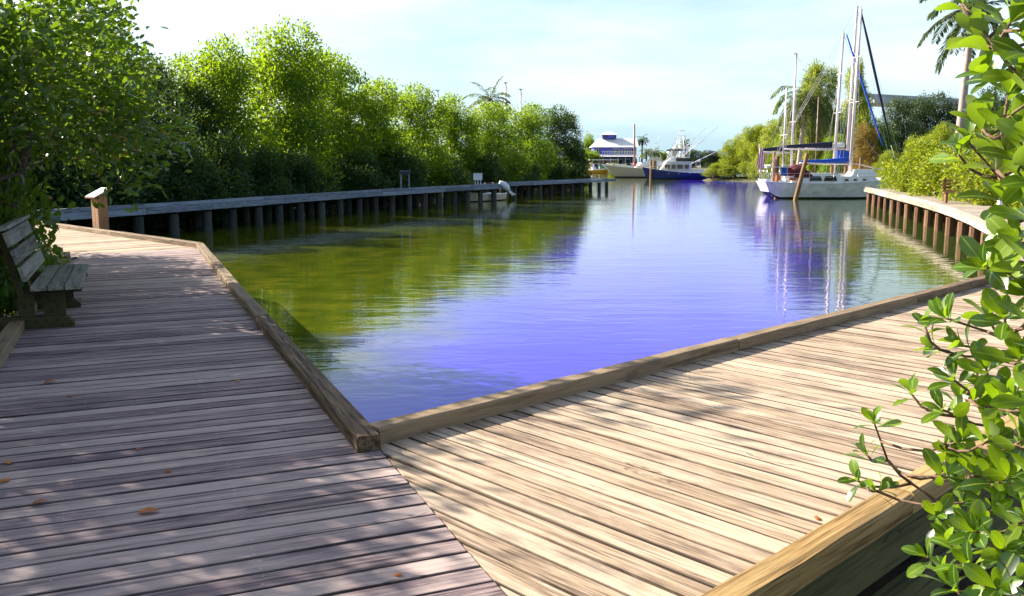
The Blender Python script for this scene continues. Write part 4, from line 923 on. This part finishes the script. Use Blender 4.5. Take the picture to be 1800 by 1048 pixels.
def taper(x0, x1, w0, w1, z0, z1, rf=.15, rb=.05, yin=.88):
    """deckhouse: front end at x1; raked ends, tumblehome sides"""
    b = [(x0, -w0/2, z0), (x1, -w1/2, z0), (x1, w1/2, z0), (x0, w0/2, z0)]; tz = z1
    tp = [(x0 + rb, -w0/2*yin, tz), (x1 - rf, -w1/2*yin, tz), (x1 - rf, w1/2*yin, tz), (x0 + rb, w0/2*yin, tz)]
    return MB().add(b + tp, [(3,2,1,0), (4,5,6,7), (0,1,5,4), (1,2,6,5), (2,3,7,6), (3,0,4,7)])
def rod(t, name, a, b, r, m, r2=None, n=8): return MB().tube([a, b], [r, r2 or r], n).build(name, m, t, smooth=True)
def rails(t, xs, y, z, h, m=M['steel'], name='lifeline'):
    for x in xs: rod(t, 'stanchion', (x, y, z), (x, y, z + h), .014, m, n=5)
    rod(t, name, (xs[0], y, z + h), (xs[-1], y, z + h), .012, m, n=5); rod(t, name, (xs[0], y, z + h * .55), (xs[-1], y, z + h * .55), .008, m, n=5)
def sail_on_boom(t, mx, z, blen, m, r=.2, spar=M['alu'], droop=0.0, name='sail_cover'):
    rod(t, 'boom', (mx, 0, z - r * .5), (mx - blen, 0, z - r * .5 + .05), .07, spar)
    n = 10; pts = []; rad = []
    for i in range(n + 1):
        u = i / n; pts.append((mx - .1 - (blen - .2) * u, 0, z + r * .5 + r * .6 * (1 - u) - droop * math.sin(math.pi * u))); rad.append(r * (1.05 - .6 * u) * (1 + .06 * math.sin(9 * u)))
    mb = MB().tube(pts, rad, 8); mb.v = [(x, y * .55, z_) for x, y, z_ in mb.v]; mb.build(name, m, t, smooth=True)
def mast(t, x, z0, z1, r, m, spreads=(.45, .72), shrouds=1.2, fore=None, aft=None, rk=0.0, chain=1.0, tip=True):
    dx = -rk; rod(t, 'mast', (x, 0, z0), (x + dx, 0, z1), r, m, r * .75)
    for s_ in spreads:
        zz = z0 + (z1 - z0) * s_; rod(t, 'spreader', (x + dx * s_, -.75, zz), (x + dx * s_, .75, zz), .03, m, n=5)
    for sg in (-1, 1):
        rod(t, 'shroud', (x + dx, 0, z1 - .1), (x - .1, sg * shrouds, chain), .010, M['wire'], n=4)
        rod(t, 'shroud', (x + dx * .7, 0, z0 + (z1 - z0) * .7), (x - .5, sg * shrouds, chain), .010, M['wire'], n=4)
    if fore: rod(t, 'forestay', (x + dx, 0, z1 - .1), fore, .012, M['wire'], n=4)
    if aft: rod(t, 'backstay', (x + dx, 0, z1 - .1), aft, .012, M['wire'], n=4)
    if tip: rod(t, 'masthead_antenna', (x + dx, 0, z1), (x + dx, 0, z1 + .45), .012, M['wire'], n=4)
def furled(t, a, b, r, m, name='furled_jib'):
    a = Vector(a); b = Vector(b); pts = [a.lerp(b, i / 8) for i in range(9)]; MB().tube(pts, [r * (.35 + .65 * math.sin(math.pi * min(1, .12 + i / 8 * .8))) for i in range(9)], 7).build(name, m, t, smooth=True)

# --- front sailboat. 1 m = about 24 px there
p = atz(1338, 349, 0)
sb = thing('sailboat', 'front white sailboat with dark cabin windows and maroon cockpit canopy', 'sailboat', (p.x, p.y + .4, 0), R(4))
hull(sb, 10.6, 3.1, 1.25, 1.12, 1.55, draft=.5, tr=.62, rake=.45, over=.24, m=M['offwhite'], bm=M['boot'], boot=.12)
def px2x(px): return (px - 1338) / 23.6
taper(2.6, 8.9, 2.0, 1.1, 1.08, 1.62, .5, .15).build('coachroof', M['offwhite'], sb)
taper(2.8, 5.9, 2.1, 1.9, 1.10, 1.82, .35, .1).build('doghouse', M['white'], sb)
for x0, x1 in ((3.35, 4.25), (4.42, 5.38)):
    MB().add([(x0 - .07, -1.045, 1.28), (x1, -1.0, 1.28), (x1 - .10, -.945, 1.62), (x0 + .06, -.985, 1.62)], [(0, 1, 2, 3)]).build('window', M['glass'], sb)
for x in (6.2, 6.9, 7.6):
    w_ = 1.0 - (x - 2.6) / 6.3 * .45; o = MB().box((0, 0, 0), (.26, .02, .12)).build('porthole', M['glass'], sb); o.location = (x, -w_ * .965 - .02, 1.34)
    MB().box((x, -w_ * .965 - .012, 1.34), (.34, .02, .20)).build('port_frame', M['steel'], sb)
taper(6.6, 8.6, 1.25, 1.0, 1.62, 2.12, .25, .35, .8).build('foredeck_cover', M['white'], sb)
MB().box((2.5, 0, 1.45), (1.3, 1.7, .3)).build('cockpit_coaming', M['offwhite'], sb)
# dodger
dg = MB(); vs = []
for i, x in enumerate((2.15, 2.5, 3.0, 3.55)):
    hh = (2.25, 2.5, 2.42, 1.85)[i]
    for k in range(9):
        a = math.pi * k / 8; vs.append((x, -1.0 * math.cos(a), 1.5 + (hh - 1.5) * math.sin(a) ** .6))
dg.add(vs, [(i*9+k, (i+1)*9+k, (i+1)*9+k+1, i*9+k+1) for i in range(3) for k in range(8)]); dg.build('dodger', M['maroon'], sb, smooth=True)
mast(sb, 6.75, 1.6, 13.55, .135, M['alu'], shrouds=1.35, fore=(10.9, 0, 1.6), aft=(.1, 0, 1.3), rk=-.15, chain=1.2)
sail_on_boom(sb, 6.6, 2.6, 3.7, M['blue_canvas'], .19, droop=.05)
mast(sb, 1.62, 1.3, 7.9, .07, M['alu'], spreads=(.5,), shrouds=1.1, rk=-.05, chain=1.2)
MB().box((.95, 0, 2.28), (1.6, 1.6, .05)).build('bimini', M['white'], sb)
for x in (.2, 1.7):
    for y in (-.8, .8): rod(sb, 'bimini_pole', (x, y, 1.25), (x, y, 2.26), .016, M['steel'], n=5)
MB().box((1.55, -.6, 1.95), (.5, .05, .6)).build('weather_cloth', M['blue_canvas'], sb)
MB().box((.95, -1.0, 1.52), (.28, .12, .36)).build('life_buoy_box', M['orange'], sb)
MB().box((2.0, -1.1, 1.42), (.45, .16, .16)).build('fuel_can', M['orange'], sb)
furled(sb, (6.95, 0, 13.2), (9.75, 0, 3.9), .10, M['navy_canvas']); rod(sb, 'jib_tack_wire', (9.75, 0, 3.9), (10.6, 0, 1.65), .02, M['wire'], n=4)
rails(sb, [.15, 1.6, 3.2, 5.0, 6.8, 8.6, 10.0], -1.2, 1.2, .62)
for y in (-.45, .45): rod(sb, 'bow_pulpit', (9.6, y, 1.5), (10.9, 0, 2.15), .018, M['steel'], n=5)
rod(sb, 'stern_rail', (.05, -.9, 2.0), (.05, .9, 2.0), .018, M['steel'], n=5)
rod(sb, 'swim_ladder', (-.05, -.5, 1.3), (.75, -.55, .15), .05, M['white'], n=6)
MB().tube([(7.15, -1.38, .95), (7.35, -1.5, .70), (7.55, -1.5, .45)], [.03, .045, .03], 6).build('fender', M['offwhite'], sb, smooth=True)
rod(sb, 'whisker_pole', (6.8, -.3, 2.55), (10.7, 0, 1.75), .035, M['alu'])
# flag on a leaning staff
fl = thing('flag', 'faded red and white striped flag at the stern of the front sailboat', 'flag', (p.x - .25, p.y + .4, 0))
rod(fl, 'staff', (.35, 0, 1.3), (.05, 0, 3.95), .02, M['alu'], n=6)
for k in range(7):
    mb = MB(); vs = []
    for i in range(7):
        u = i / 6; x0 = .05 + .34 * (1 - k / 7 * .0); vs += [(.04 - u * .12 + (k) * .07 + .03 * math.sin(4 * u + k), .06 * math.sin(5 * u + k * .9), 3.85 - u * 1.45 - k * .09), (.04 - u * .12 + (k + 1) * .07 + .03 * math.sin(4 * u + k + 1), .06 * math.sin(5 * u + (k + 1) * .9), 3.85 - u * 1.45 - (k + 1) * .09)]
    mb.add(vs, [(2*i, 2*i+2, 2*i+3, 2*i+1) for i in range(6)]); mb.build('stripe', M['flag'] if k % 2 == 0 else M['trim'], fl, smooth=True)

# --- sailboats behind
def back_sailboat(px, py, Y, Ln, lab, rz, masts, covers, hm, extras=None):
    p = at(px, py, Y); t = thing('sailboat', lab, 'sailboat', (p.x, p.y, 0), rz, 'sailboats moored behind the front one')
    hull(t, Ln, Ln * .3, 1.15, 1.05, 1.6, draft=.5, tr=.65, rake=.4, over=.2, m=hm, boot=.12)
    taper(Ln * .28, Ln * .75, Ln * .2, Ln * .12, 1.0, 1.62, .5, .15).build('coachroof', M['white'], t)
    for k in range(4): MB().box((Ln * (.36 + .08 * k), -Ln * .088, 1.34), (Ln * .05, .03, .18)).build('window', M['glass'], t)
    rails(t, [Ln * q for q in (.03, .2, .4, .6, .8, .95)], -Ln * .11, 1.1, .65)
    for (x, z1, r, mm, rk) in masts: mast(t, x, 1.5, z1, r, mm, shrouds=Ln * .13, fore=(Ln + .2, 0, 1.7), aft=(0, 0, 1.3), rk=rk)
    for (x, z, bl, m, r) in covers: sail_on_boom(t, x, z, bl, m, r)
    if extras: extras(t)
    return t
def ex1(t):
    furled(t, (6.2, 0, 12.6), (9.7, 0, 3.9), .085, M['blue_canvas']); MB().box((6.5, 0, 3.0), (1.0, .7, 1.1)).build('canvas_hatch_cover', M['blue_canvas'], t)
    MB().box((1.2, 0, 2.4), (2.0, 1.9, .05)).build('bimini', M['white'], t)
    for x in (.4, 2.0): rod(t, 'bimini_pole', (x, -.8, 1.1), (x, -.8, 2.4), .018, M['steel'], n=5)
back_sailboat(1340, 345, 72, 10.8, 'white sailboat second from the front, with bright blue furled jib and navy sail cover', R(3), [(5.75, 12.7, .14, M['alu'], -.2)], [(5.6, 3.75, 4.0, M['navy_canvas'], .24)], M['white'], ex1)
def ex2(t):
    for a in (0, 2.09, 4.19): rod(t, 'wind_generator_blade', (2.45, -.1, 12.0), (2.45, -.1 + .5 * math.cos(a), 12.0 + .5 * math.sin(a)), .03, M['white'], .01)
    MB().box((2.5, 0, 12.0), (.4, .14, .16)).build('wind_generator', M['white'], t); rod(t, 'gangway_pole', (4.2, -1.5, 1.0), (4.2, -1.5, 8.2), .05, M['mast_brown'])
back_sailboat(1338, 341, 80, 11.6, 'ketch farthest back, with the tallest pale mast and navy sail covers', R(2), [(7.6, 16.1, .16, M['alu'], -.15), (2.6, 11.9, .11, M['alu'], 0.0)], [(2.4, 3.6, 2.5, M['navy_canvas'], .26), (7.4, 3.9, 3.6, M['offwhite'], .22)], M['white'], ex2)

# --- mooring piles
for (px, pb, pt, r, lean, lab, m) in ((1393, 352, 268, .15, .21, 'leaning mooring pile standing in front of the white sailboat hull', 'pile_tan'), (1364, 349, 275, .14, 0.0, 'mooring pile at the stern of the front sailboat', 'pile_tan'), (1358, 345, 268, .12, .0, 'thin mooring pile behind the stern pile', 'pile_tan'), (1460, 344, 290, .14, .0, 'short mooring pile seen above the cabin roof', 'pile_tan'),
        (1484, 344, 277, .14, 0, 'mooring pile seen left of the main mast', 'pile_tan'), (1510, 343, 278, .14, 0, 'mooring pile seen right of the main mast', 'pile_tan'), (1144, 315.5, 282, .20, .0, 'tallest mooring pile at the trawler bow', 'pile_tan'), (1149, 313, 283, .2, 0, 'middle mooring pile behind the trawler bow', 'pile_tan'), (1151.5, 312.5, 283, .2, .0, 'right mooring pile behind the trawler bow', 'pile_tan'), (1254, 317, 288, .14, 0, 'thin pile at the edge of the right mangrove point', 'pile_brown')):
    b = atz(px, pb, 0); h = (pb - pt) / 1578 * b.y; t = thing('mooring_pile', lab, 'pile', (b.x, b.y, 0), 0, 'mooring piles')
    pile(t, -.25 * math.sin(lean) , 0, -1.2, h, r, M[m], name='shaft', tilt=(0, lean))

# --- dinghy with outboard nosed under the dock
dn = thing('dinghy', 'small white dinghy nosed under the mangrove dock', 'boat', (-.95, 63.25, 0), math.atan2(-6.2, -3.3))
hull(dn, 4.0, 1.5, .48, .45, .62, draft=.15, tr=.9, rake=.5, m=M['cream'], boot=.06)
om = thing('outboard_motor', 'white outboard motor tilted up on the dinghy stern', 'motor', (-.72, 63.5, .2), R(20))
mb = MB(); pts = [(-.25, 0, .75), (-.1, 0, .95), (.15, 0, .86), (.4, 0, .62), (.55, 0, .45)]
mb.tube(pts, [.05, .20, .24, .22, .12], 10); mb.build('cowling', M['plastic'], om, smooth=True)
MB().beam((.45, 0, .5), (.85, 0, .12), .14, .18).build('leg', M['plastic'], om); MB().box((.9, 0, .2), (.3, .2, .03), Matrix.Rotation(R(42), 3, 'Y')).build('cavitation_plate', M['plastic'], om)
MB().tube([(.82, 0, .12), (1.05, 0, .22)], [.09, .03], 8).build('gearcase', M['plastic'], om)
for a in (0, 2.09, 4.19): MB().beam((1.02, 0, .2), (1.08, .16 * math.cos(a), .2 + .16 * math.sin(a)), .09, .02).build('propeller_blade', M['rubber'], om)
MB().box((-.05, 0, .45), (.14, .3, .5)).build('clamp_bracket', M['rubber'], om)
MB().tube([(-.2, .0, .85), (-.55, 0, .95)], [.03, .03], 6).build('tiller', M['rubber'], om)

# --- navy trawler: 1 m = about 11 px
p = atz(1250, 315.5, 0)
tw = thing('trawler_yacht', 'navy blue trawler yacht with white cabin and blue bimini', 'boat', (p.x, p.y, 0), R(180 - 4))
hull(tw, 10.0, 3.5, 1.15, 1.15, 1.95, draft=.5, tr=.85, rake=.4, m=M['navy'], bm=M['boot'], boot=.12)
taper(1.2, 8.0, 2.9, 2.0, 1.1, 1.55, .6, .05).build('trunk_cabin', M['white'], tw)
taper(3.2, 8.0, 2.8, 2.2, 1.5, 2.65, .9, .2).build('deckhouse', M['white'], tw)
for x0, x1 in ((6.6, 7.35), (5.75, 6.3), (4.6, 5.45), (3.7, 4.3)):
    MB().box(((x0 + x1) / 2, 1.36 - .04 * max(0, x0 - 5), 1.98), (x1 - x0, .10, .58)).build('window', M['glass'], tw); MB().box(((x0 + x1) / 2, 1.33 - .04 * max(0, x0 - 5), 1.98), (x1 - x0 + .12, .10, .70)).build('window_frame', M['cream'], tw)
MB().box((4.6, 0, 2.70), (5.2, 2.9, .07)).build('boat_deck', M['white'], tw)
taper(3.4, 7.2, 2.4, 1.8, 2.7, 3.35, .9, .1).build('flybridge', M['white'], tw)
MB().box((4.5, 1.18, 3.05), (2.3, .06, .5)).build('flybridge_screen', M['glass'], tw)
MB().box((5.8, 0, 4.55), (2.3, 2.2, .16)).build('bimini', M['navy_canvas'], tw)
for x in (4.8, 6.8):
    for y in (-1, 1): rod(tw, 'bimini_pole', (x, y, 3.2), (x, y, 4.5), .03, M['steel'], n=5)
rails(tw, [1.0, 2.5, 4, 5.5, 7, 8.5, 9.7], 1.5, 1.2, .8)
rod(tw, 'signal_mast', (3.5, 0, 2.7), (3.3, 0, 5.6), .05, M['white']); MB().box((.5, 0, 1.35), (.9, 2.6, .35)).build('cockpit_coaming', M['white'], tw)
taper(-1.3, .05, 1.4, 1.6, .10, .9, .05, .3).build('stern_dinghy', M['tealboot'], tw)
for x in (2.0, 3.6, 5.2, 6.8): MB().box((x, 1.77, .95), (.12, .05, .12)).build('scupper', M['trim'], tw)

# --- beige sailboat bow and white bow beyond it
p = atz(1150, 312.5, 0)
bs = thing('sailboat', 'beige hulled sailboat with thick brown mast left of the trawler', 'sailboat', (p.x + 4.5, p.y + 4, 0), R(180 + 14))
hull(bs, 11.5, 3.6, 1.5, 1.5, 2.2, draft=.5, tr=.8, rake=.9, m=M['beige'], bm=M['boot'], boot=.2)
taper(1.5, 8.0, 2.4, 1.5, 1.5, 2.1, .6, .2).build('cabin', M['cream'], bs)
rod(bs, 'mast', (7.9, 0, 1.9), (8.15, 0, 9.3), .20, M['mast_brown'], .16); MB().tube([(7.9, 0, 2.0), (7.9, 0, 2.55)], .32, 8).build('sail_bag', M['red'], bs, smooth=True)
rails(bs, [1, 3, 5, 7, 9, 11], 1.3, 1.7, .7)
p = atz(1146, 310.5, 0); ws = thing('motor_yacht', 'pale blue white bow sticking out behind the beige sailboat', 'boat', (p.x + 4, p.y + 4, 0), R(180 + 14))
hull(ws, 11.2, 3.2, 1.5, 1.5, 2.3, draft=.5, tr=.85, rake=1.2, m=M['offwhite'], bm=M['boot'], boot=.2)
taper(1.5, 7.0, 2.6, 1.8, 1.5, 2.6, .9, .2).build('cabin', M['white'], ws); rod(ws, 'bow_sprit', (11.6, 0, 2.25), (12.9, 0, 2.4), .06, M['white'])

# --- sport fishing boats
def sportfisher(px, Y, rz, lab, hm, tower_h, arms):
    b = at(px, 312, Y); t = thing('fishing_boat', lab, 'boat', (b.x, b.y, 0), rz, 'sport fishing boats beyond the trawler')
    hull(t, 11.5, 3.8, 1.1, 1.3, 2.4, draft=.5, tr=.9, rake=1.0, m=hm, bm=M['boot'], boot=.15)
    taper(3.2, 8.4, 3.0, 2.2, 1.3, 3.0, 1.4, .1).build('cabin', M['white'], t); MB().box((5.2, 1.46, 2.35), (2.6, .05, .5)).build('window', M['glass'], t); MB().box((5.2, -1.46, 2.35), (2.6, .05, .5)).build('window', M['glass'], t)
    taper(3.4, 6.4, 2.6, 2.2, 3.0, 3.7, .5, .1).build('flybridge', M['cream'], t); MB().box((4.6, 0, 5.2), (3.0, 2.6, .10)).build('hardtop', M['cream'], t)
    MB().box((6.0, 0, 4.45), (.05, 2.4, 1.3)).build('clear_curtain', M['cream'], t)
    for x in (3.4, 5.9):
        for y in (-1.1, 1.1): rod(t, 'tower_leg', (x, y, 3.0), (4.6 + (x - 4.6) * .35, y * .45, tower_h), .06, M['white'], n=6)
    z = 5.3
    while z < tower_h:
        f = 1 - .6 * (z - 3) / (tower_h - 3); 
        for y in (-1.1, 1.1): rod(t, 'tower_rung', (4.6 - 1.2 * f, y * f, z), (4.6 + 1.3 * f, y * f, z), .04, M['white'], n=5)
        for x in (-1.2, 1.3): rod(t, 'tower_rung', (4.6 + x * f, -1.1 * f, z), (4.6 + x * f, 1.1 * f, z), .04, M['white'], n=5)
        z += .8
    MB().box((4.6, 0, tower_h), (1.1, 1.1, .08)).build('tower_platform', M['white'], t); MB().box((4.6, 0, tower_h + 1.0), (1.0, 1.0, .06)).build('tower_roof', M['white'], t)
    for y in (-.4, .4): rod(t, 'tower_post', (4.6, y, tower_h), (4.6, y, tower_h + 1.0), .04, M['white'], n=5)
    rod(t, 'antenna', (4.2, .3, tower_h + 1), (4.2, .3, tower_h + 2.6), .03, M['white'], n=5)
    for (a, b_) in arms: rod(t, 'outrigger', a, b_, .085, M['white'], .035, n=6)
    for x in (.6, 1.4, 2.2): rod(t, 'rod_holder', (x, 1.5, 1.2), (x - .3, 1.7, 2.9), .03, M['steel'], n=5)
    return t
sportfisher(1238, 168, R(180 - 30), 'large white fishing boat with tall tower and crossing outriggers', M['cream'], 7.6, [((6.2, 1.4, 2.6), (-.9, 2.6, 9.0)), ((6.2, -1.4, 2.6), (-1.6, -2.6, 9.4)), ((7.5, 1.2, 2.6), (4.0, 2.2, 7.0)), ((3.0, -1.4, 2.4), (-4.0, -3.4, 6.0))])
sportfisher(1228, 182, R(180 - 20), 'fishing boat half hidden behind the one with crossing outriggers', M['white'], 6.4, [((6.2, 1.4, 2.6), (0, 2.4, 8.0)), ((6.2, -1.4, 2.6), (-.6, -2.2, 7.2))])
sportfisher(1190, 196, R(180 - 10), 'fishing boat with narrow lookout tower left of the trawler bimini', M['white'], 5.8, [])

# --- open skiff and boat lift below the blue house
p = atz(1028, 304.5, 0); sk = thing('skiff', 'small open boat with yellow hull near the dock end', 'boat', (p.x, p.y, 0), R(6)); hull(sk, 5.6, 2.0, .8, .8, 1.15, draft=.2, tr=.9, rake=.6, m=M['yellow'], boot=.06, stripe=M['white'])
MB().box((2.2, 0, 1.15), (1.0, 1.2, .7)).build('console', M['white'], sk); MB().box((2.2, 0, 2.4), (1.9, 1.7, .07)).build('t_top', M['white'], sk)
for y in (-.6, .6): rod(sk, 't_top_pole', (2.2, y, 1.1), (2.2, y, 2.4), .04, M['steel'], n=5)
b = at(1062, 300, 228); lf = thing('boat_lift', 'teal canopied boat lift on piles below the blue house', 'boat lift', (b.x, b.y, 0))
for x in (-3, -1, 1, 3): MB().tube([(x, 0, -1), (x, 0, 3.2)], .16, 7).build('pile', M['pile_tan'], lf); MB().tube([(x, 4, -1), (x, 4, 3.2)], .16, 7).build('pile', M['pile_tan'], lf)
MB().box((0, 2, 3.3), (7.4, 5.0, .16)).build('roof', M['trim'], lf); MB().box((1.2, 2, 1.7), (4.5, 2.2, 1.2)).build('boat_cover', M['teal'], lf); MB().box((0, 2, .9), (7.2, 4.4, .15)).build('deck', M['dock_pale'], lf)

# ================================================================ BUILDINGS
G = at(1044, 300, 243); hs = thing('blue_house', 'violet blue two storey waterfront house with white metal roof and cupola', 'house', (G.x, 243, .6), 0)
Wd_, Dp = 11.4, 9.0
MB().box((Wd_/2, Dp/2, 3.1), (Wd_, Dp, 6.2)).build('wall', M['houseblue'], hs)
rf = MB(); ov = .6; rf.add([(-ov, -ov, 6.1), (Wd_+ov, -ov, 6.1), (Wd_+ov, Dp+ov, 6.1), (-ov, Dp+ov, 6.1), (1.6, Dp/2, 8.6), (Wd_+ov, Dp/2, 8.6)], [(0,1,5,4), (2,3,4,5), (3,0,4), (3,2,1,0), (1,2,5)]); ro = rf.build('roof', M['metalroof'], hs)
MB().add([(Wd_+ov+.01, .6, 6.2), (Wd_+ov+.01, Dp-.6, 6.2), (Wd_+ov+.01, Dp/2, 8.2)], [(0,1,2)]).build('gable', M['houseblue'], hs)
MB().box((4.4, Dp/2, 9.0), (3.8, 2.6, 1.0)).build('cupola', M['houseblue'], hs)
cr_ = MB(); cr_.add([(2.1, Dp/2-1.7, 9.5), (6.7, Dp/2-1.7, 9.5), (6.7, Dp/2+1.7, 9.5), (2.1, Dp/2+1.7, 9.5), (3.6, Dp/2, 10.4), (5.2, Dp/2, 10.4)], [(0,1,5,4), (1,2,5), (2,3,4,5), (3,0,4), (3,2,1,0)]); cr_.build('cupola_roof', M['metalroof'], hs)
for x in (2.9, 3.6, 6.0): MB().box((x, Dp/2-1.32, 9.05), (.45, .06, .6)).build('cupola_window', M['glass'], hs)
for x in (.9, 5.4, 6.2, 7.0, 8.0, 8.7, 9.4, 10.4):
    f_ = MB().box((x, -.03, 5.0), (.62, .08, 1.5)).build('window', M['trim'], hs); MB().box((x, -.08, 5.0), (.46, .05, 1.32)).build('pane', M['glass'], f_)
MB().box((Wd_/2 + 1, -1.1, 4.0), (Wd_ - 1.6, 2.2, .22)).build('gallery', M['trim'], hs)
MB().box((Wd_/2 + 1, -2.15, 5.0), (Wd_ - 1.6, .06, .08)).build('gallery_rail', M['trim'], hs)
x = 2.1
while x < Wd_ + .8: MB().box((x, -2.15, 4.55), (.07, .05, .9)).build('baluster', M['trim'], hs); x += .45
for x in (2.2, 4.2, 6.2, 8.2, 10.2, 12.0): MB().box((x, -2.1, 2.0), (.2, .2, 3.9)).build('column', M['trim'], hs)
MB().box((Wd_/2 + .8, -2.9, 3.75), (Wd_ - .4, 3.4, .10), Matrix.Rotation(R(6), 3, 'X')).build('porch_roof', M['metalroof'], hs)
for x in (3.2, 5.2, 7.2, 9.2, 11.0): f_ = MB().box((x, -.03, 1.9), (1.3, .08, 2.2)).build('window', M['trim'], hs); MB().box((x, -.08, 1.9), (1.1, .05, 1.95)).build('pane', M['glass'], f_)
b = at(1256, 284, 300); h2 = thing('far_house', 'distant pale blue roofed house beside the right mangrove point', 'house', (b.x - 4, 300, .8))
MB().box((5, 4, 1.7), (11, 8, 3.4)).build('wall', M['trim'], h2); MB().add([(-1, -1, 3.4), (11.5, -1, 3.4), (11.5, 9, 3.4), (-1, 9, 3.4), (2.5, 4, 5.6), (8, 4, 5.6)], [(0,1,5,4), (1,2,5), (2,3,4,5), (3,0,4)]).build('roof', paint('blue grey roof', (.16, .2, .36), .5), h2)
for x in (2, 5, 8): f_ = MB().box((x, -.03, 1.8), (1.3, .08, 1.5)).build('window', M['trim'], h2); MB().box((x, -.08, 1.8), (1.1, .05, 1.3)).build('pane', M['glass'], f_)

# --- road bridge over the trees
br = thing('road_bridge', 'pale concrete bridge deck showing over the trees behind the masts', 'bridge')
a = at(1506, 178, 205); b = at(1760, 190, 240)
MB().beam(a, b, 9.0, 1.3).build('deck', M['concrete'], br); MB().beam(a + Vector((0, -4.4, 1.0)), b + Vector((0, -4.4, 1.0)), .3, .8).build('parapet', M['concrete'], br)
for t_ in (.35, .7, .98):
    q = a.lerp(b, t_); MB().box((q.x, q.y, q.z / 2 - .5), (1.4, 5, q.z - .5)).build('pier', M['concrete'], br)
# --- mast tops of boats berthed behind the mangroves
for px, top, lab in ((889, 149, 'thin mast top above the mangroves, just right of the palm'), (915, 160, 'mast top with white cap above the mangroves'), (771, 162, 'faint distant mast tip above the middle mangroves')):
    q = at(px, 300, 118); h = CAM_H + (HORIZON - top) / 1578 * 118; t = thing('boat_mast', lab, 'mast', (q.x, q.y, 0), 0, 'mast tops behind the mangroves')
    rod(t, 'spar', (0, 0, 0), (0, 0, h), .10, M['alu']); rod(t, 'spreader', (-.6, 0, h * .8), (.6, 0, h * .8), .03, M['alu'], n=5); rod(t, 'shroud', (0, 0, h), (1.3, 0, h * .5), .02, M['wire'], n=4); MB().box((0, 0, h), (.5, .3, .12)).build('masthead', M['trim'], t)
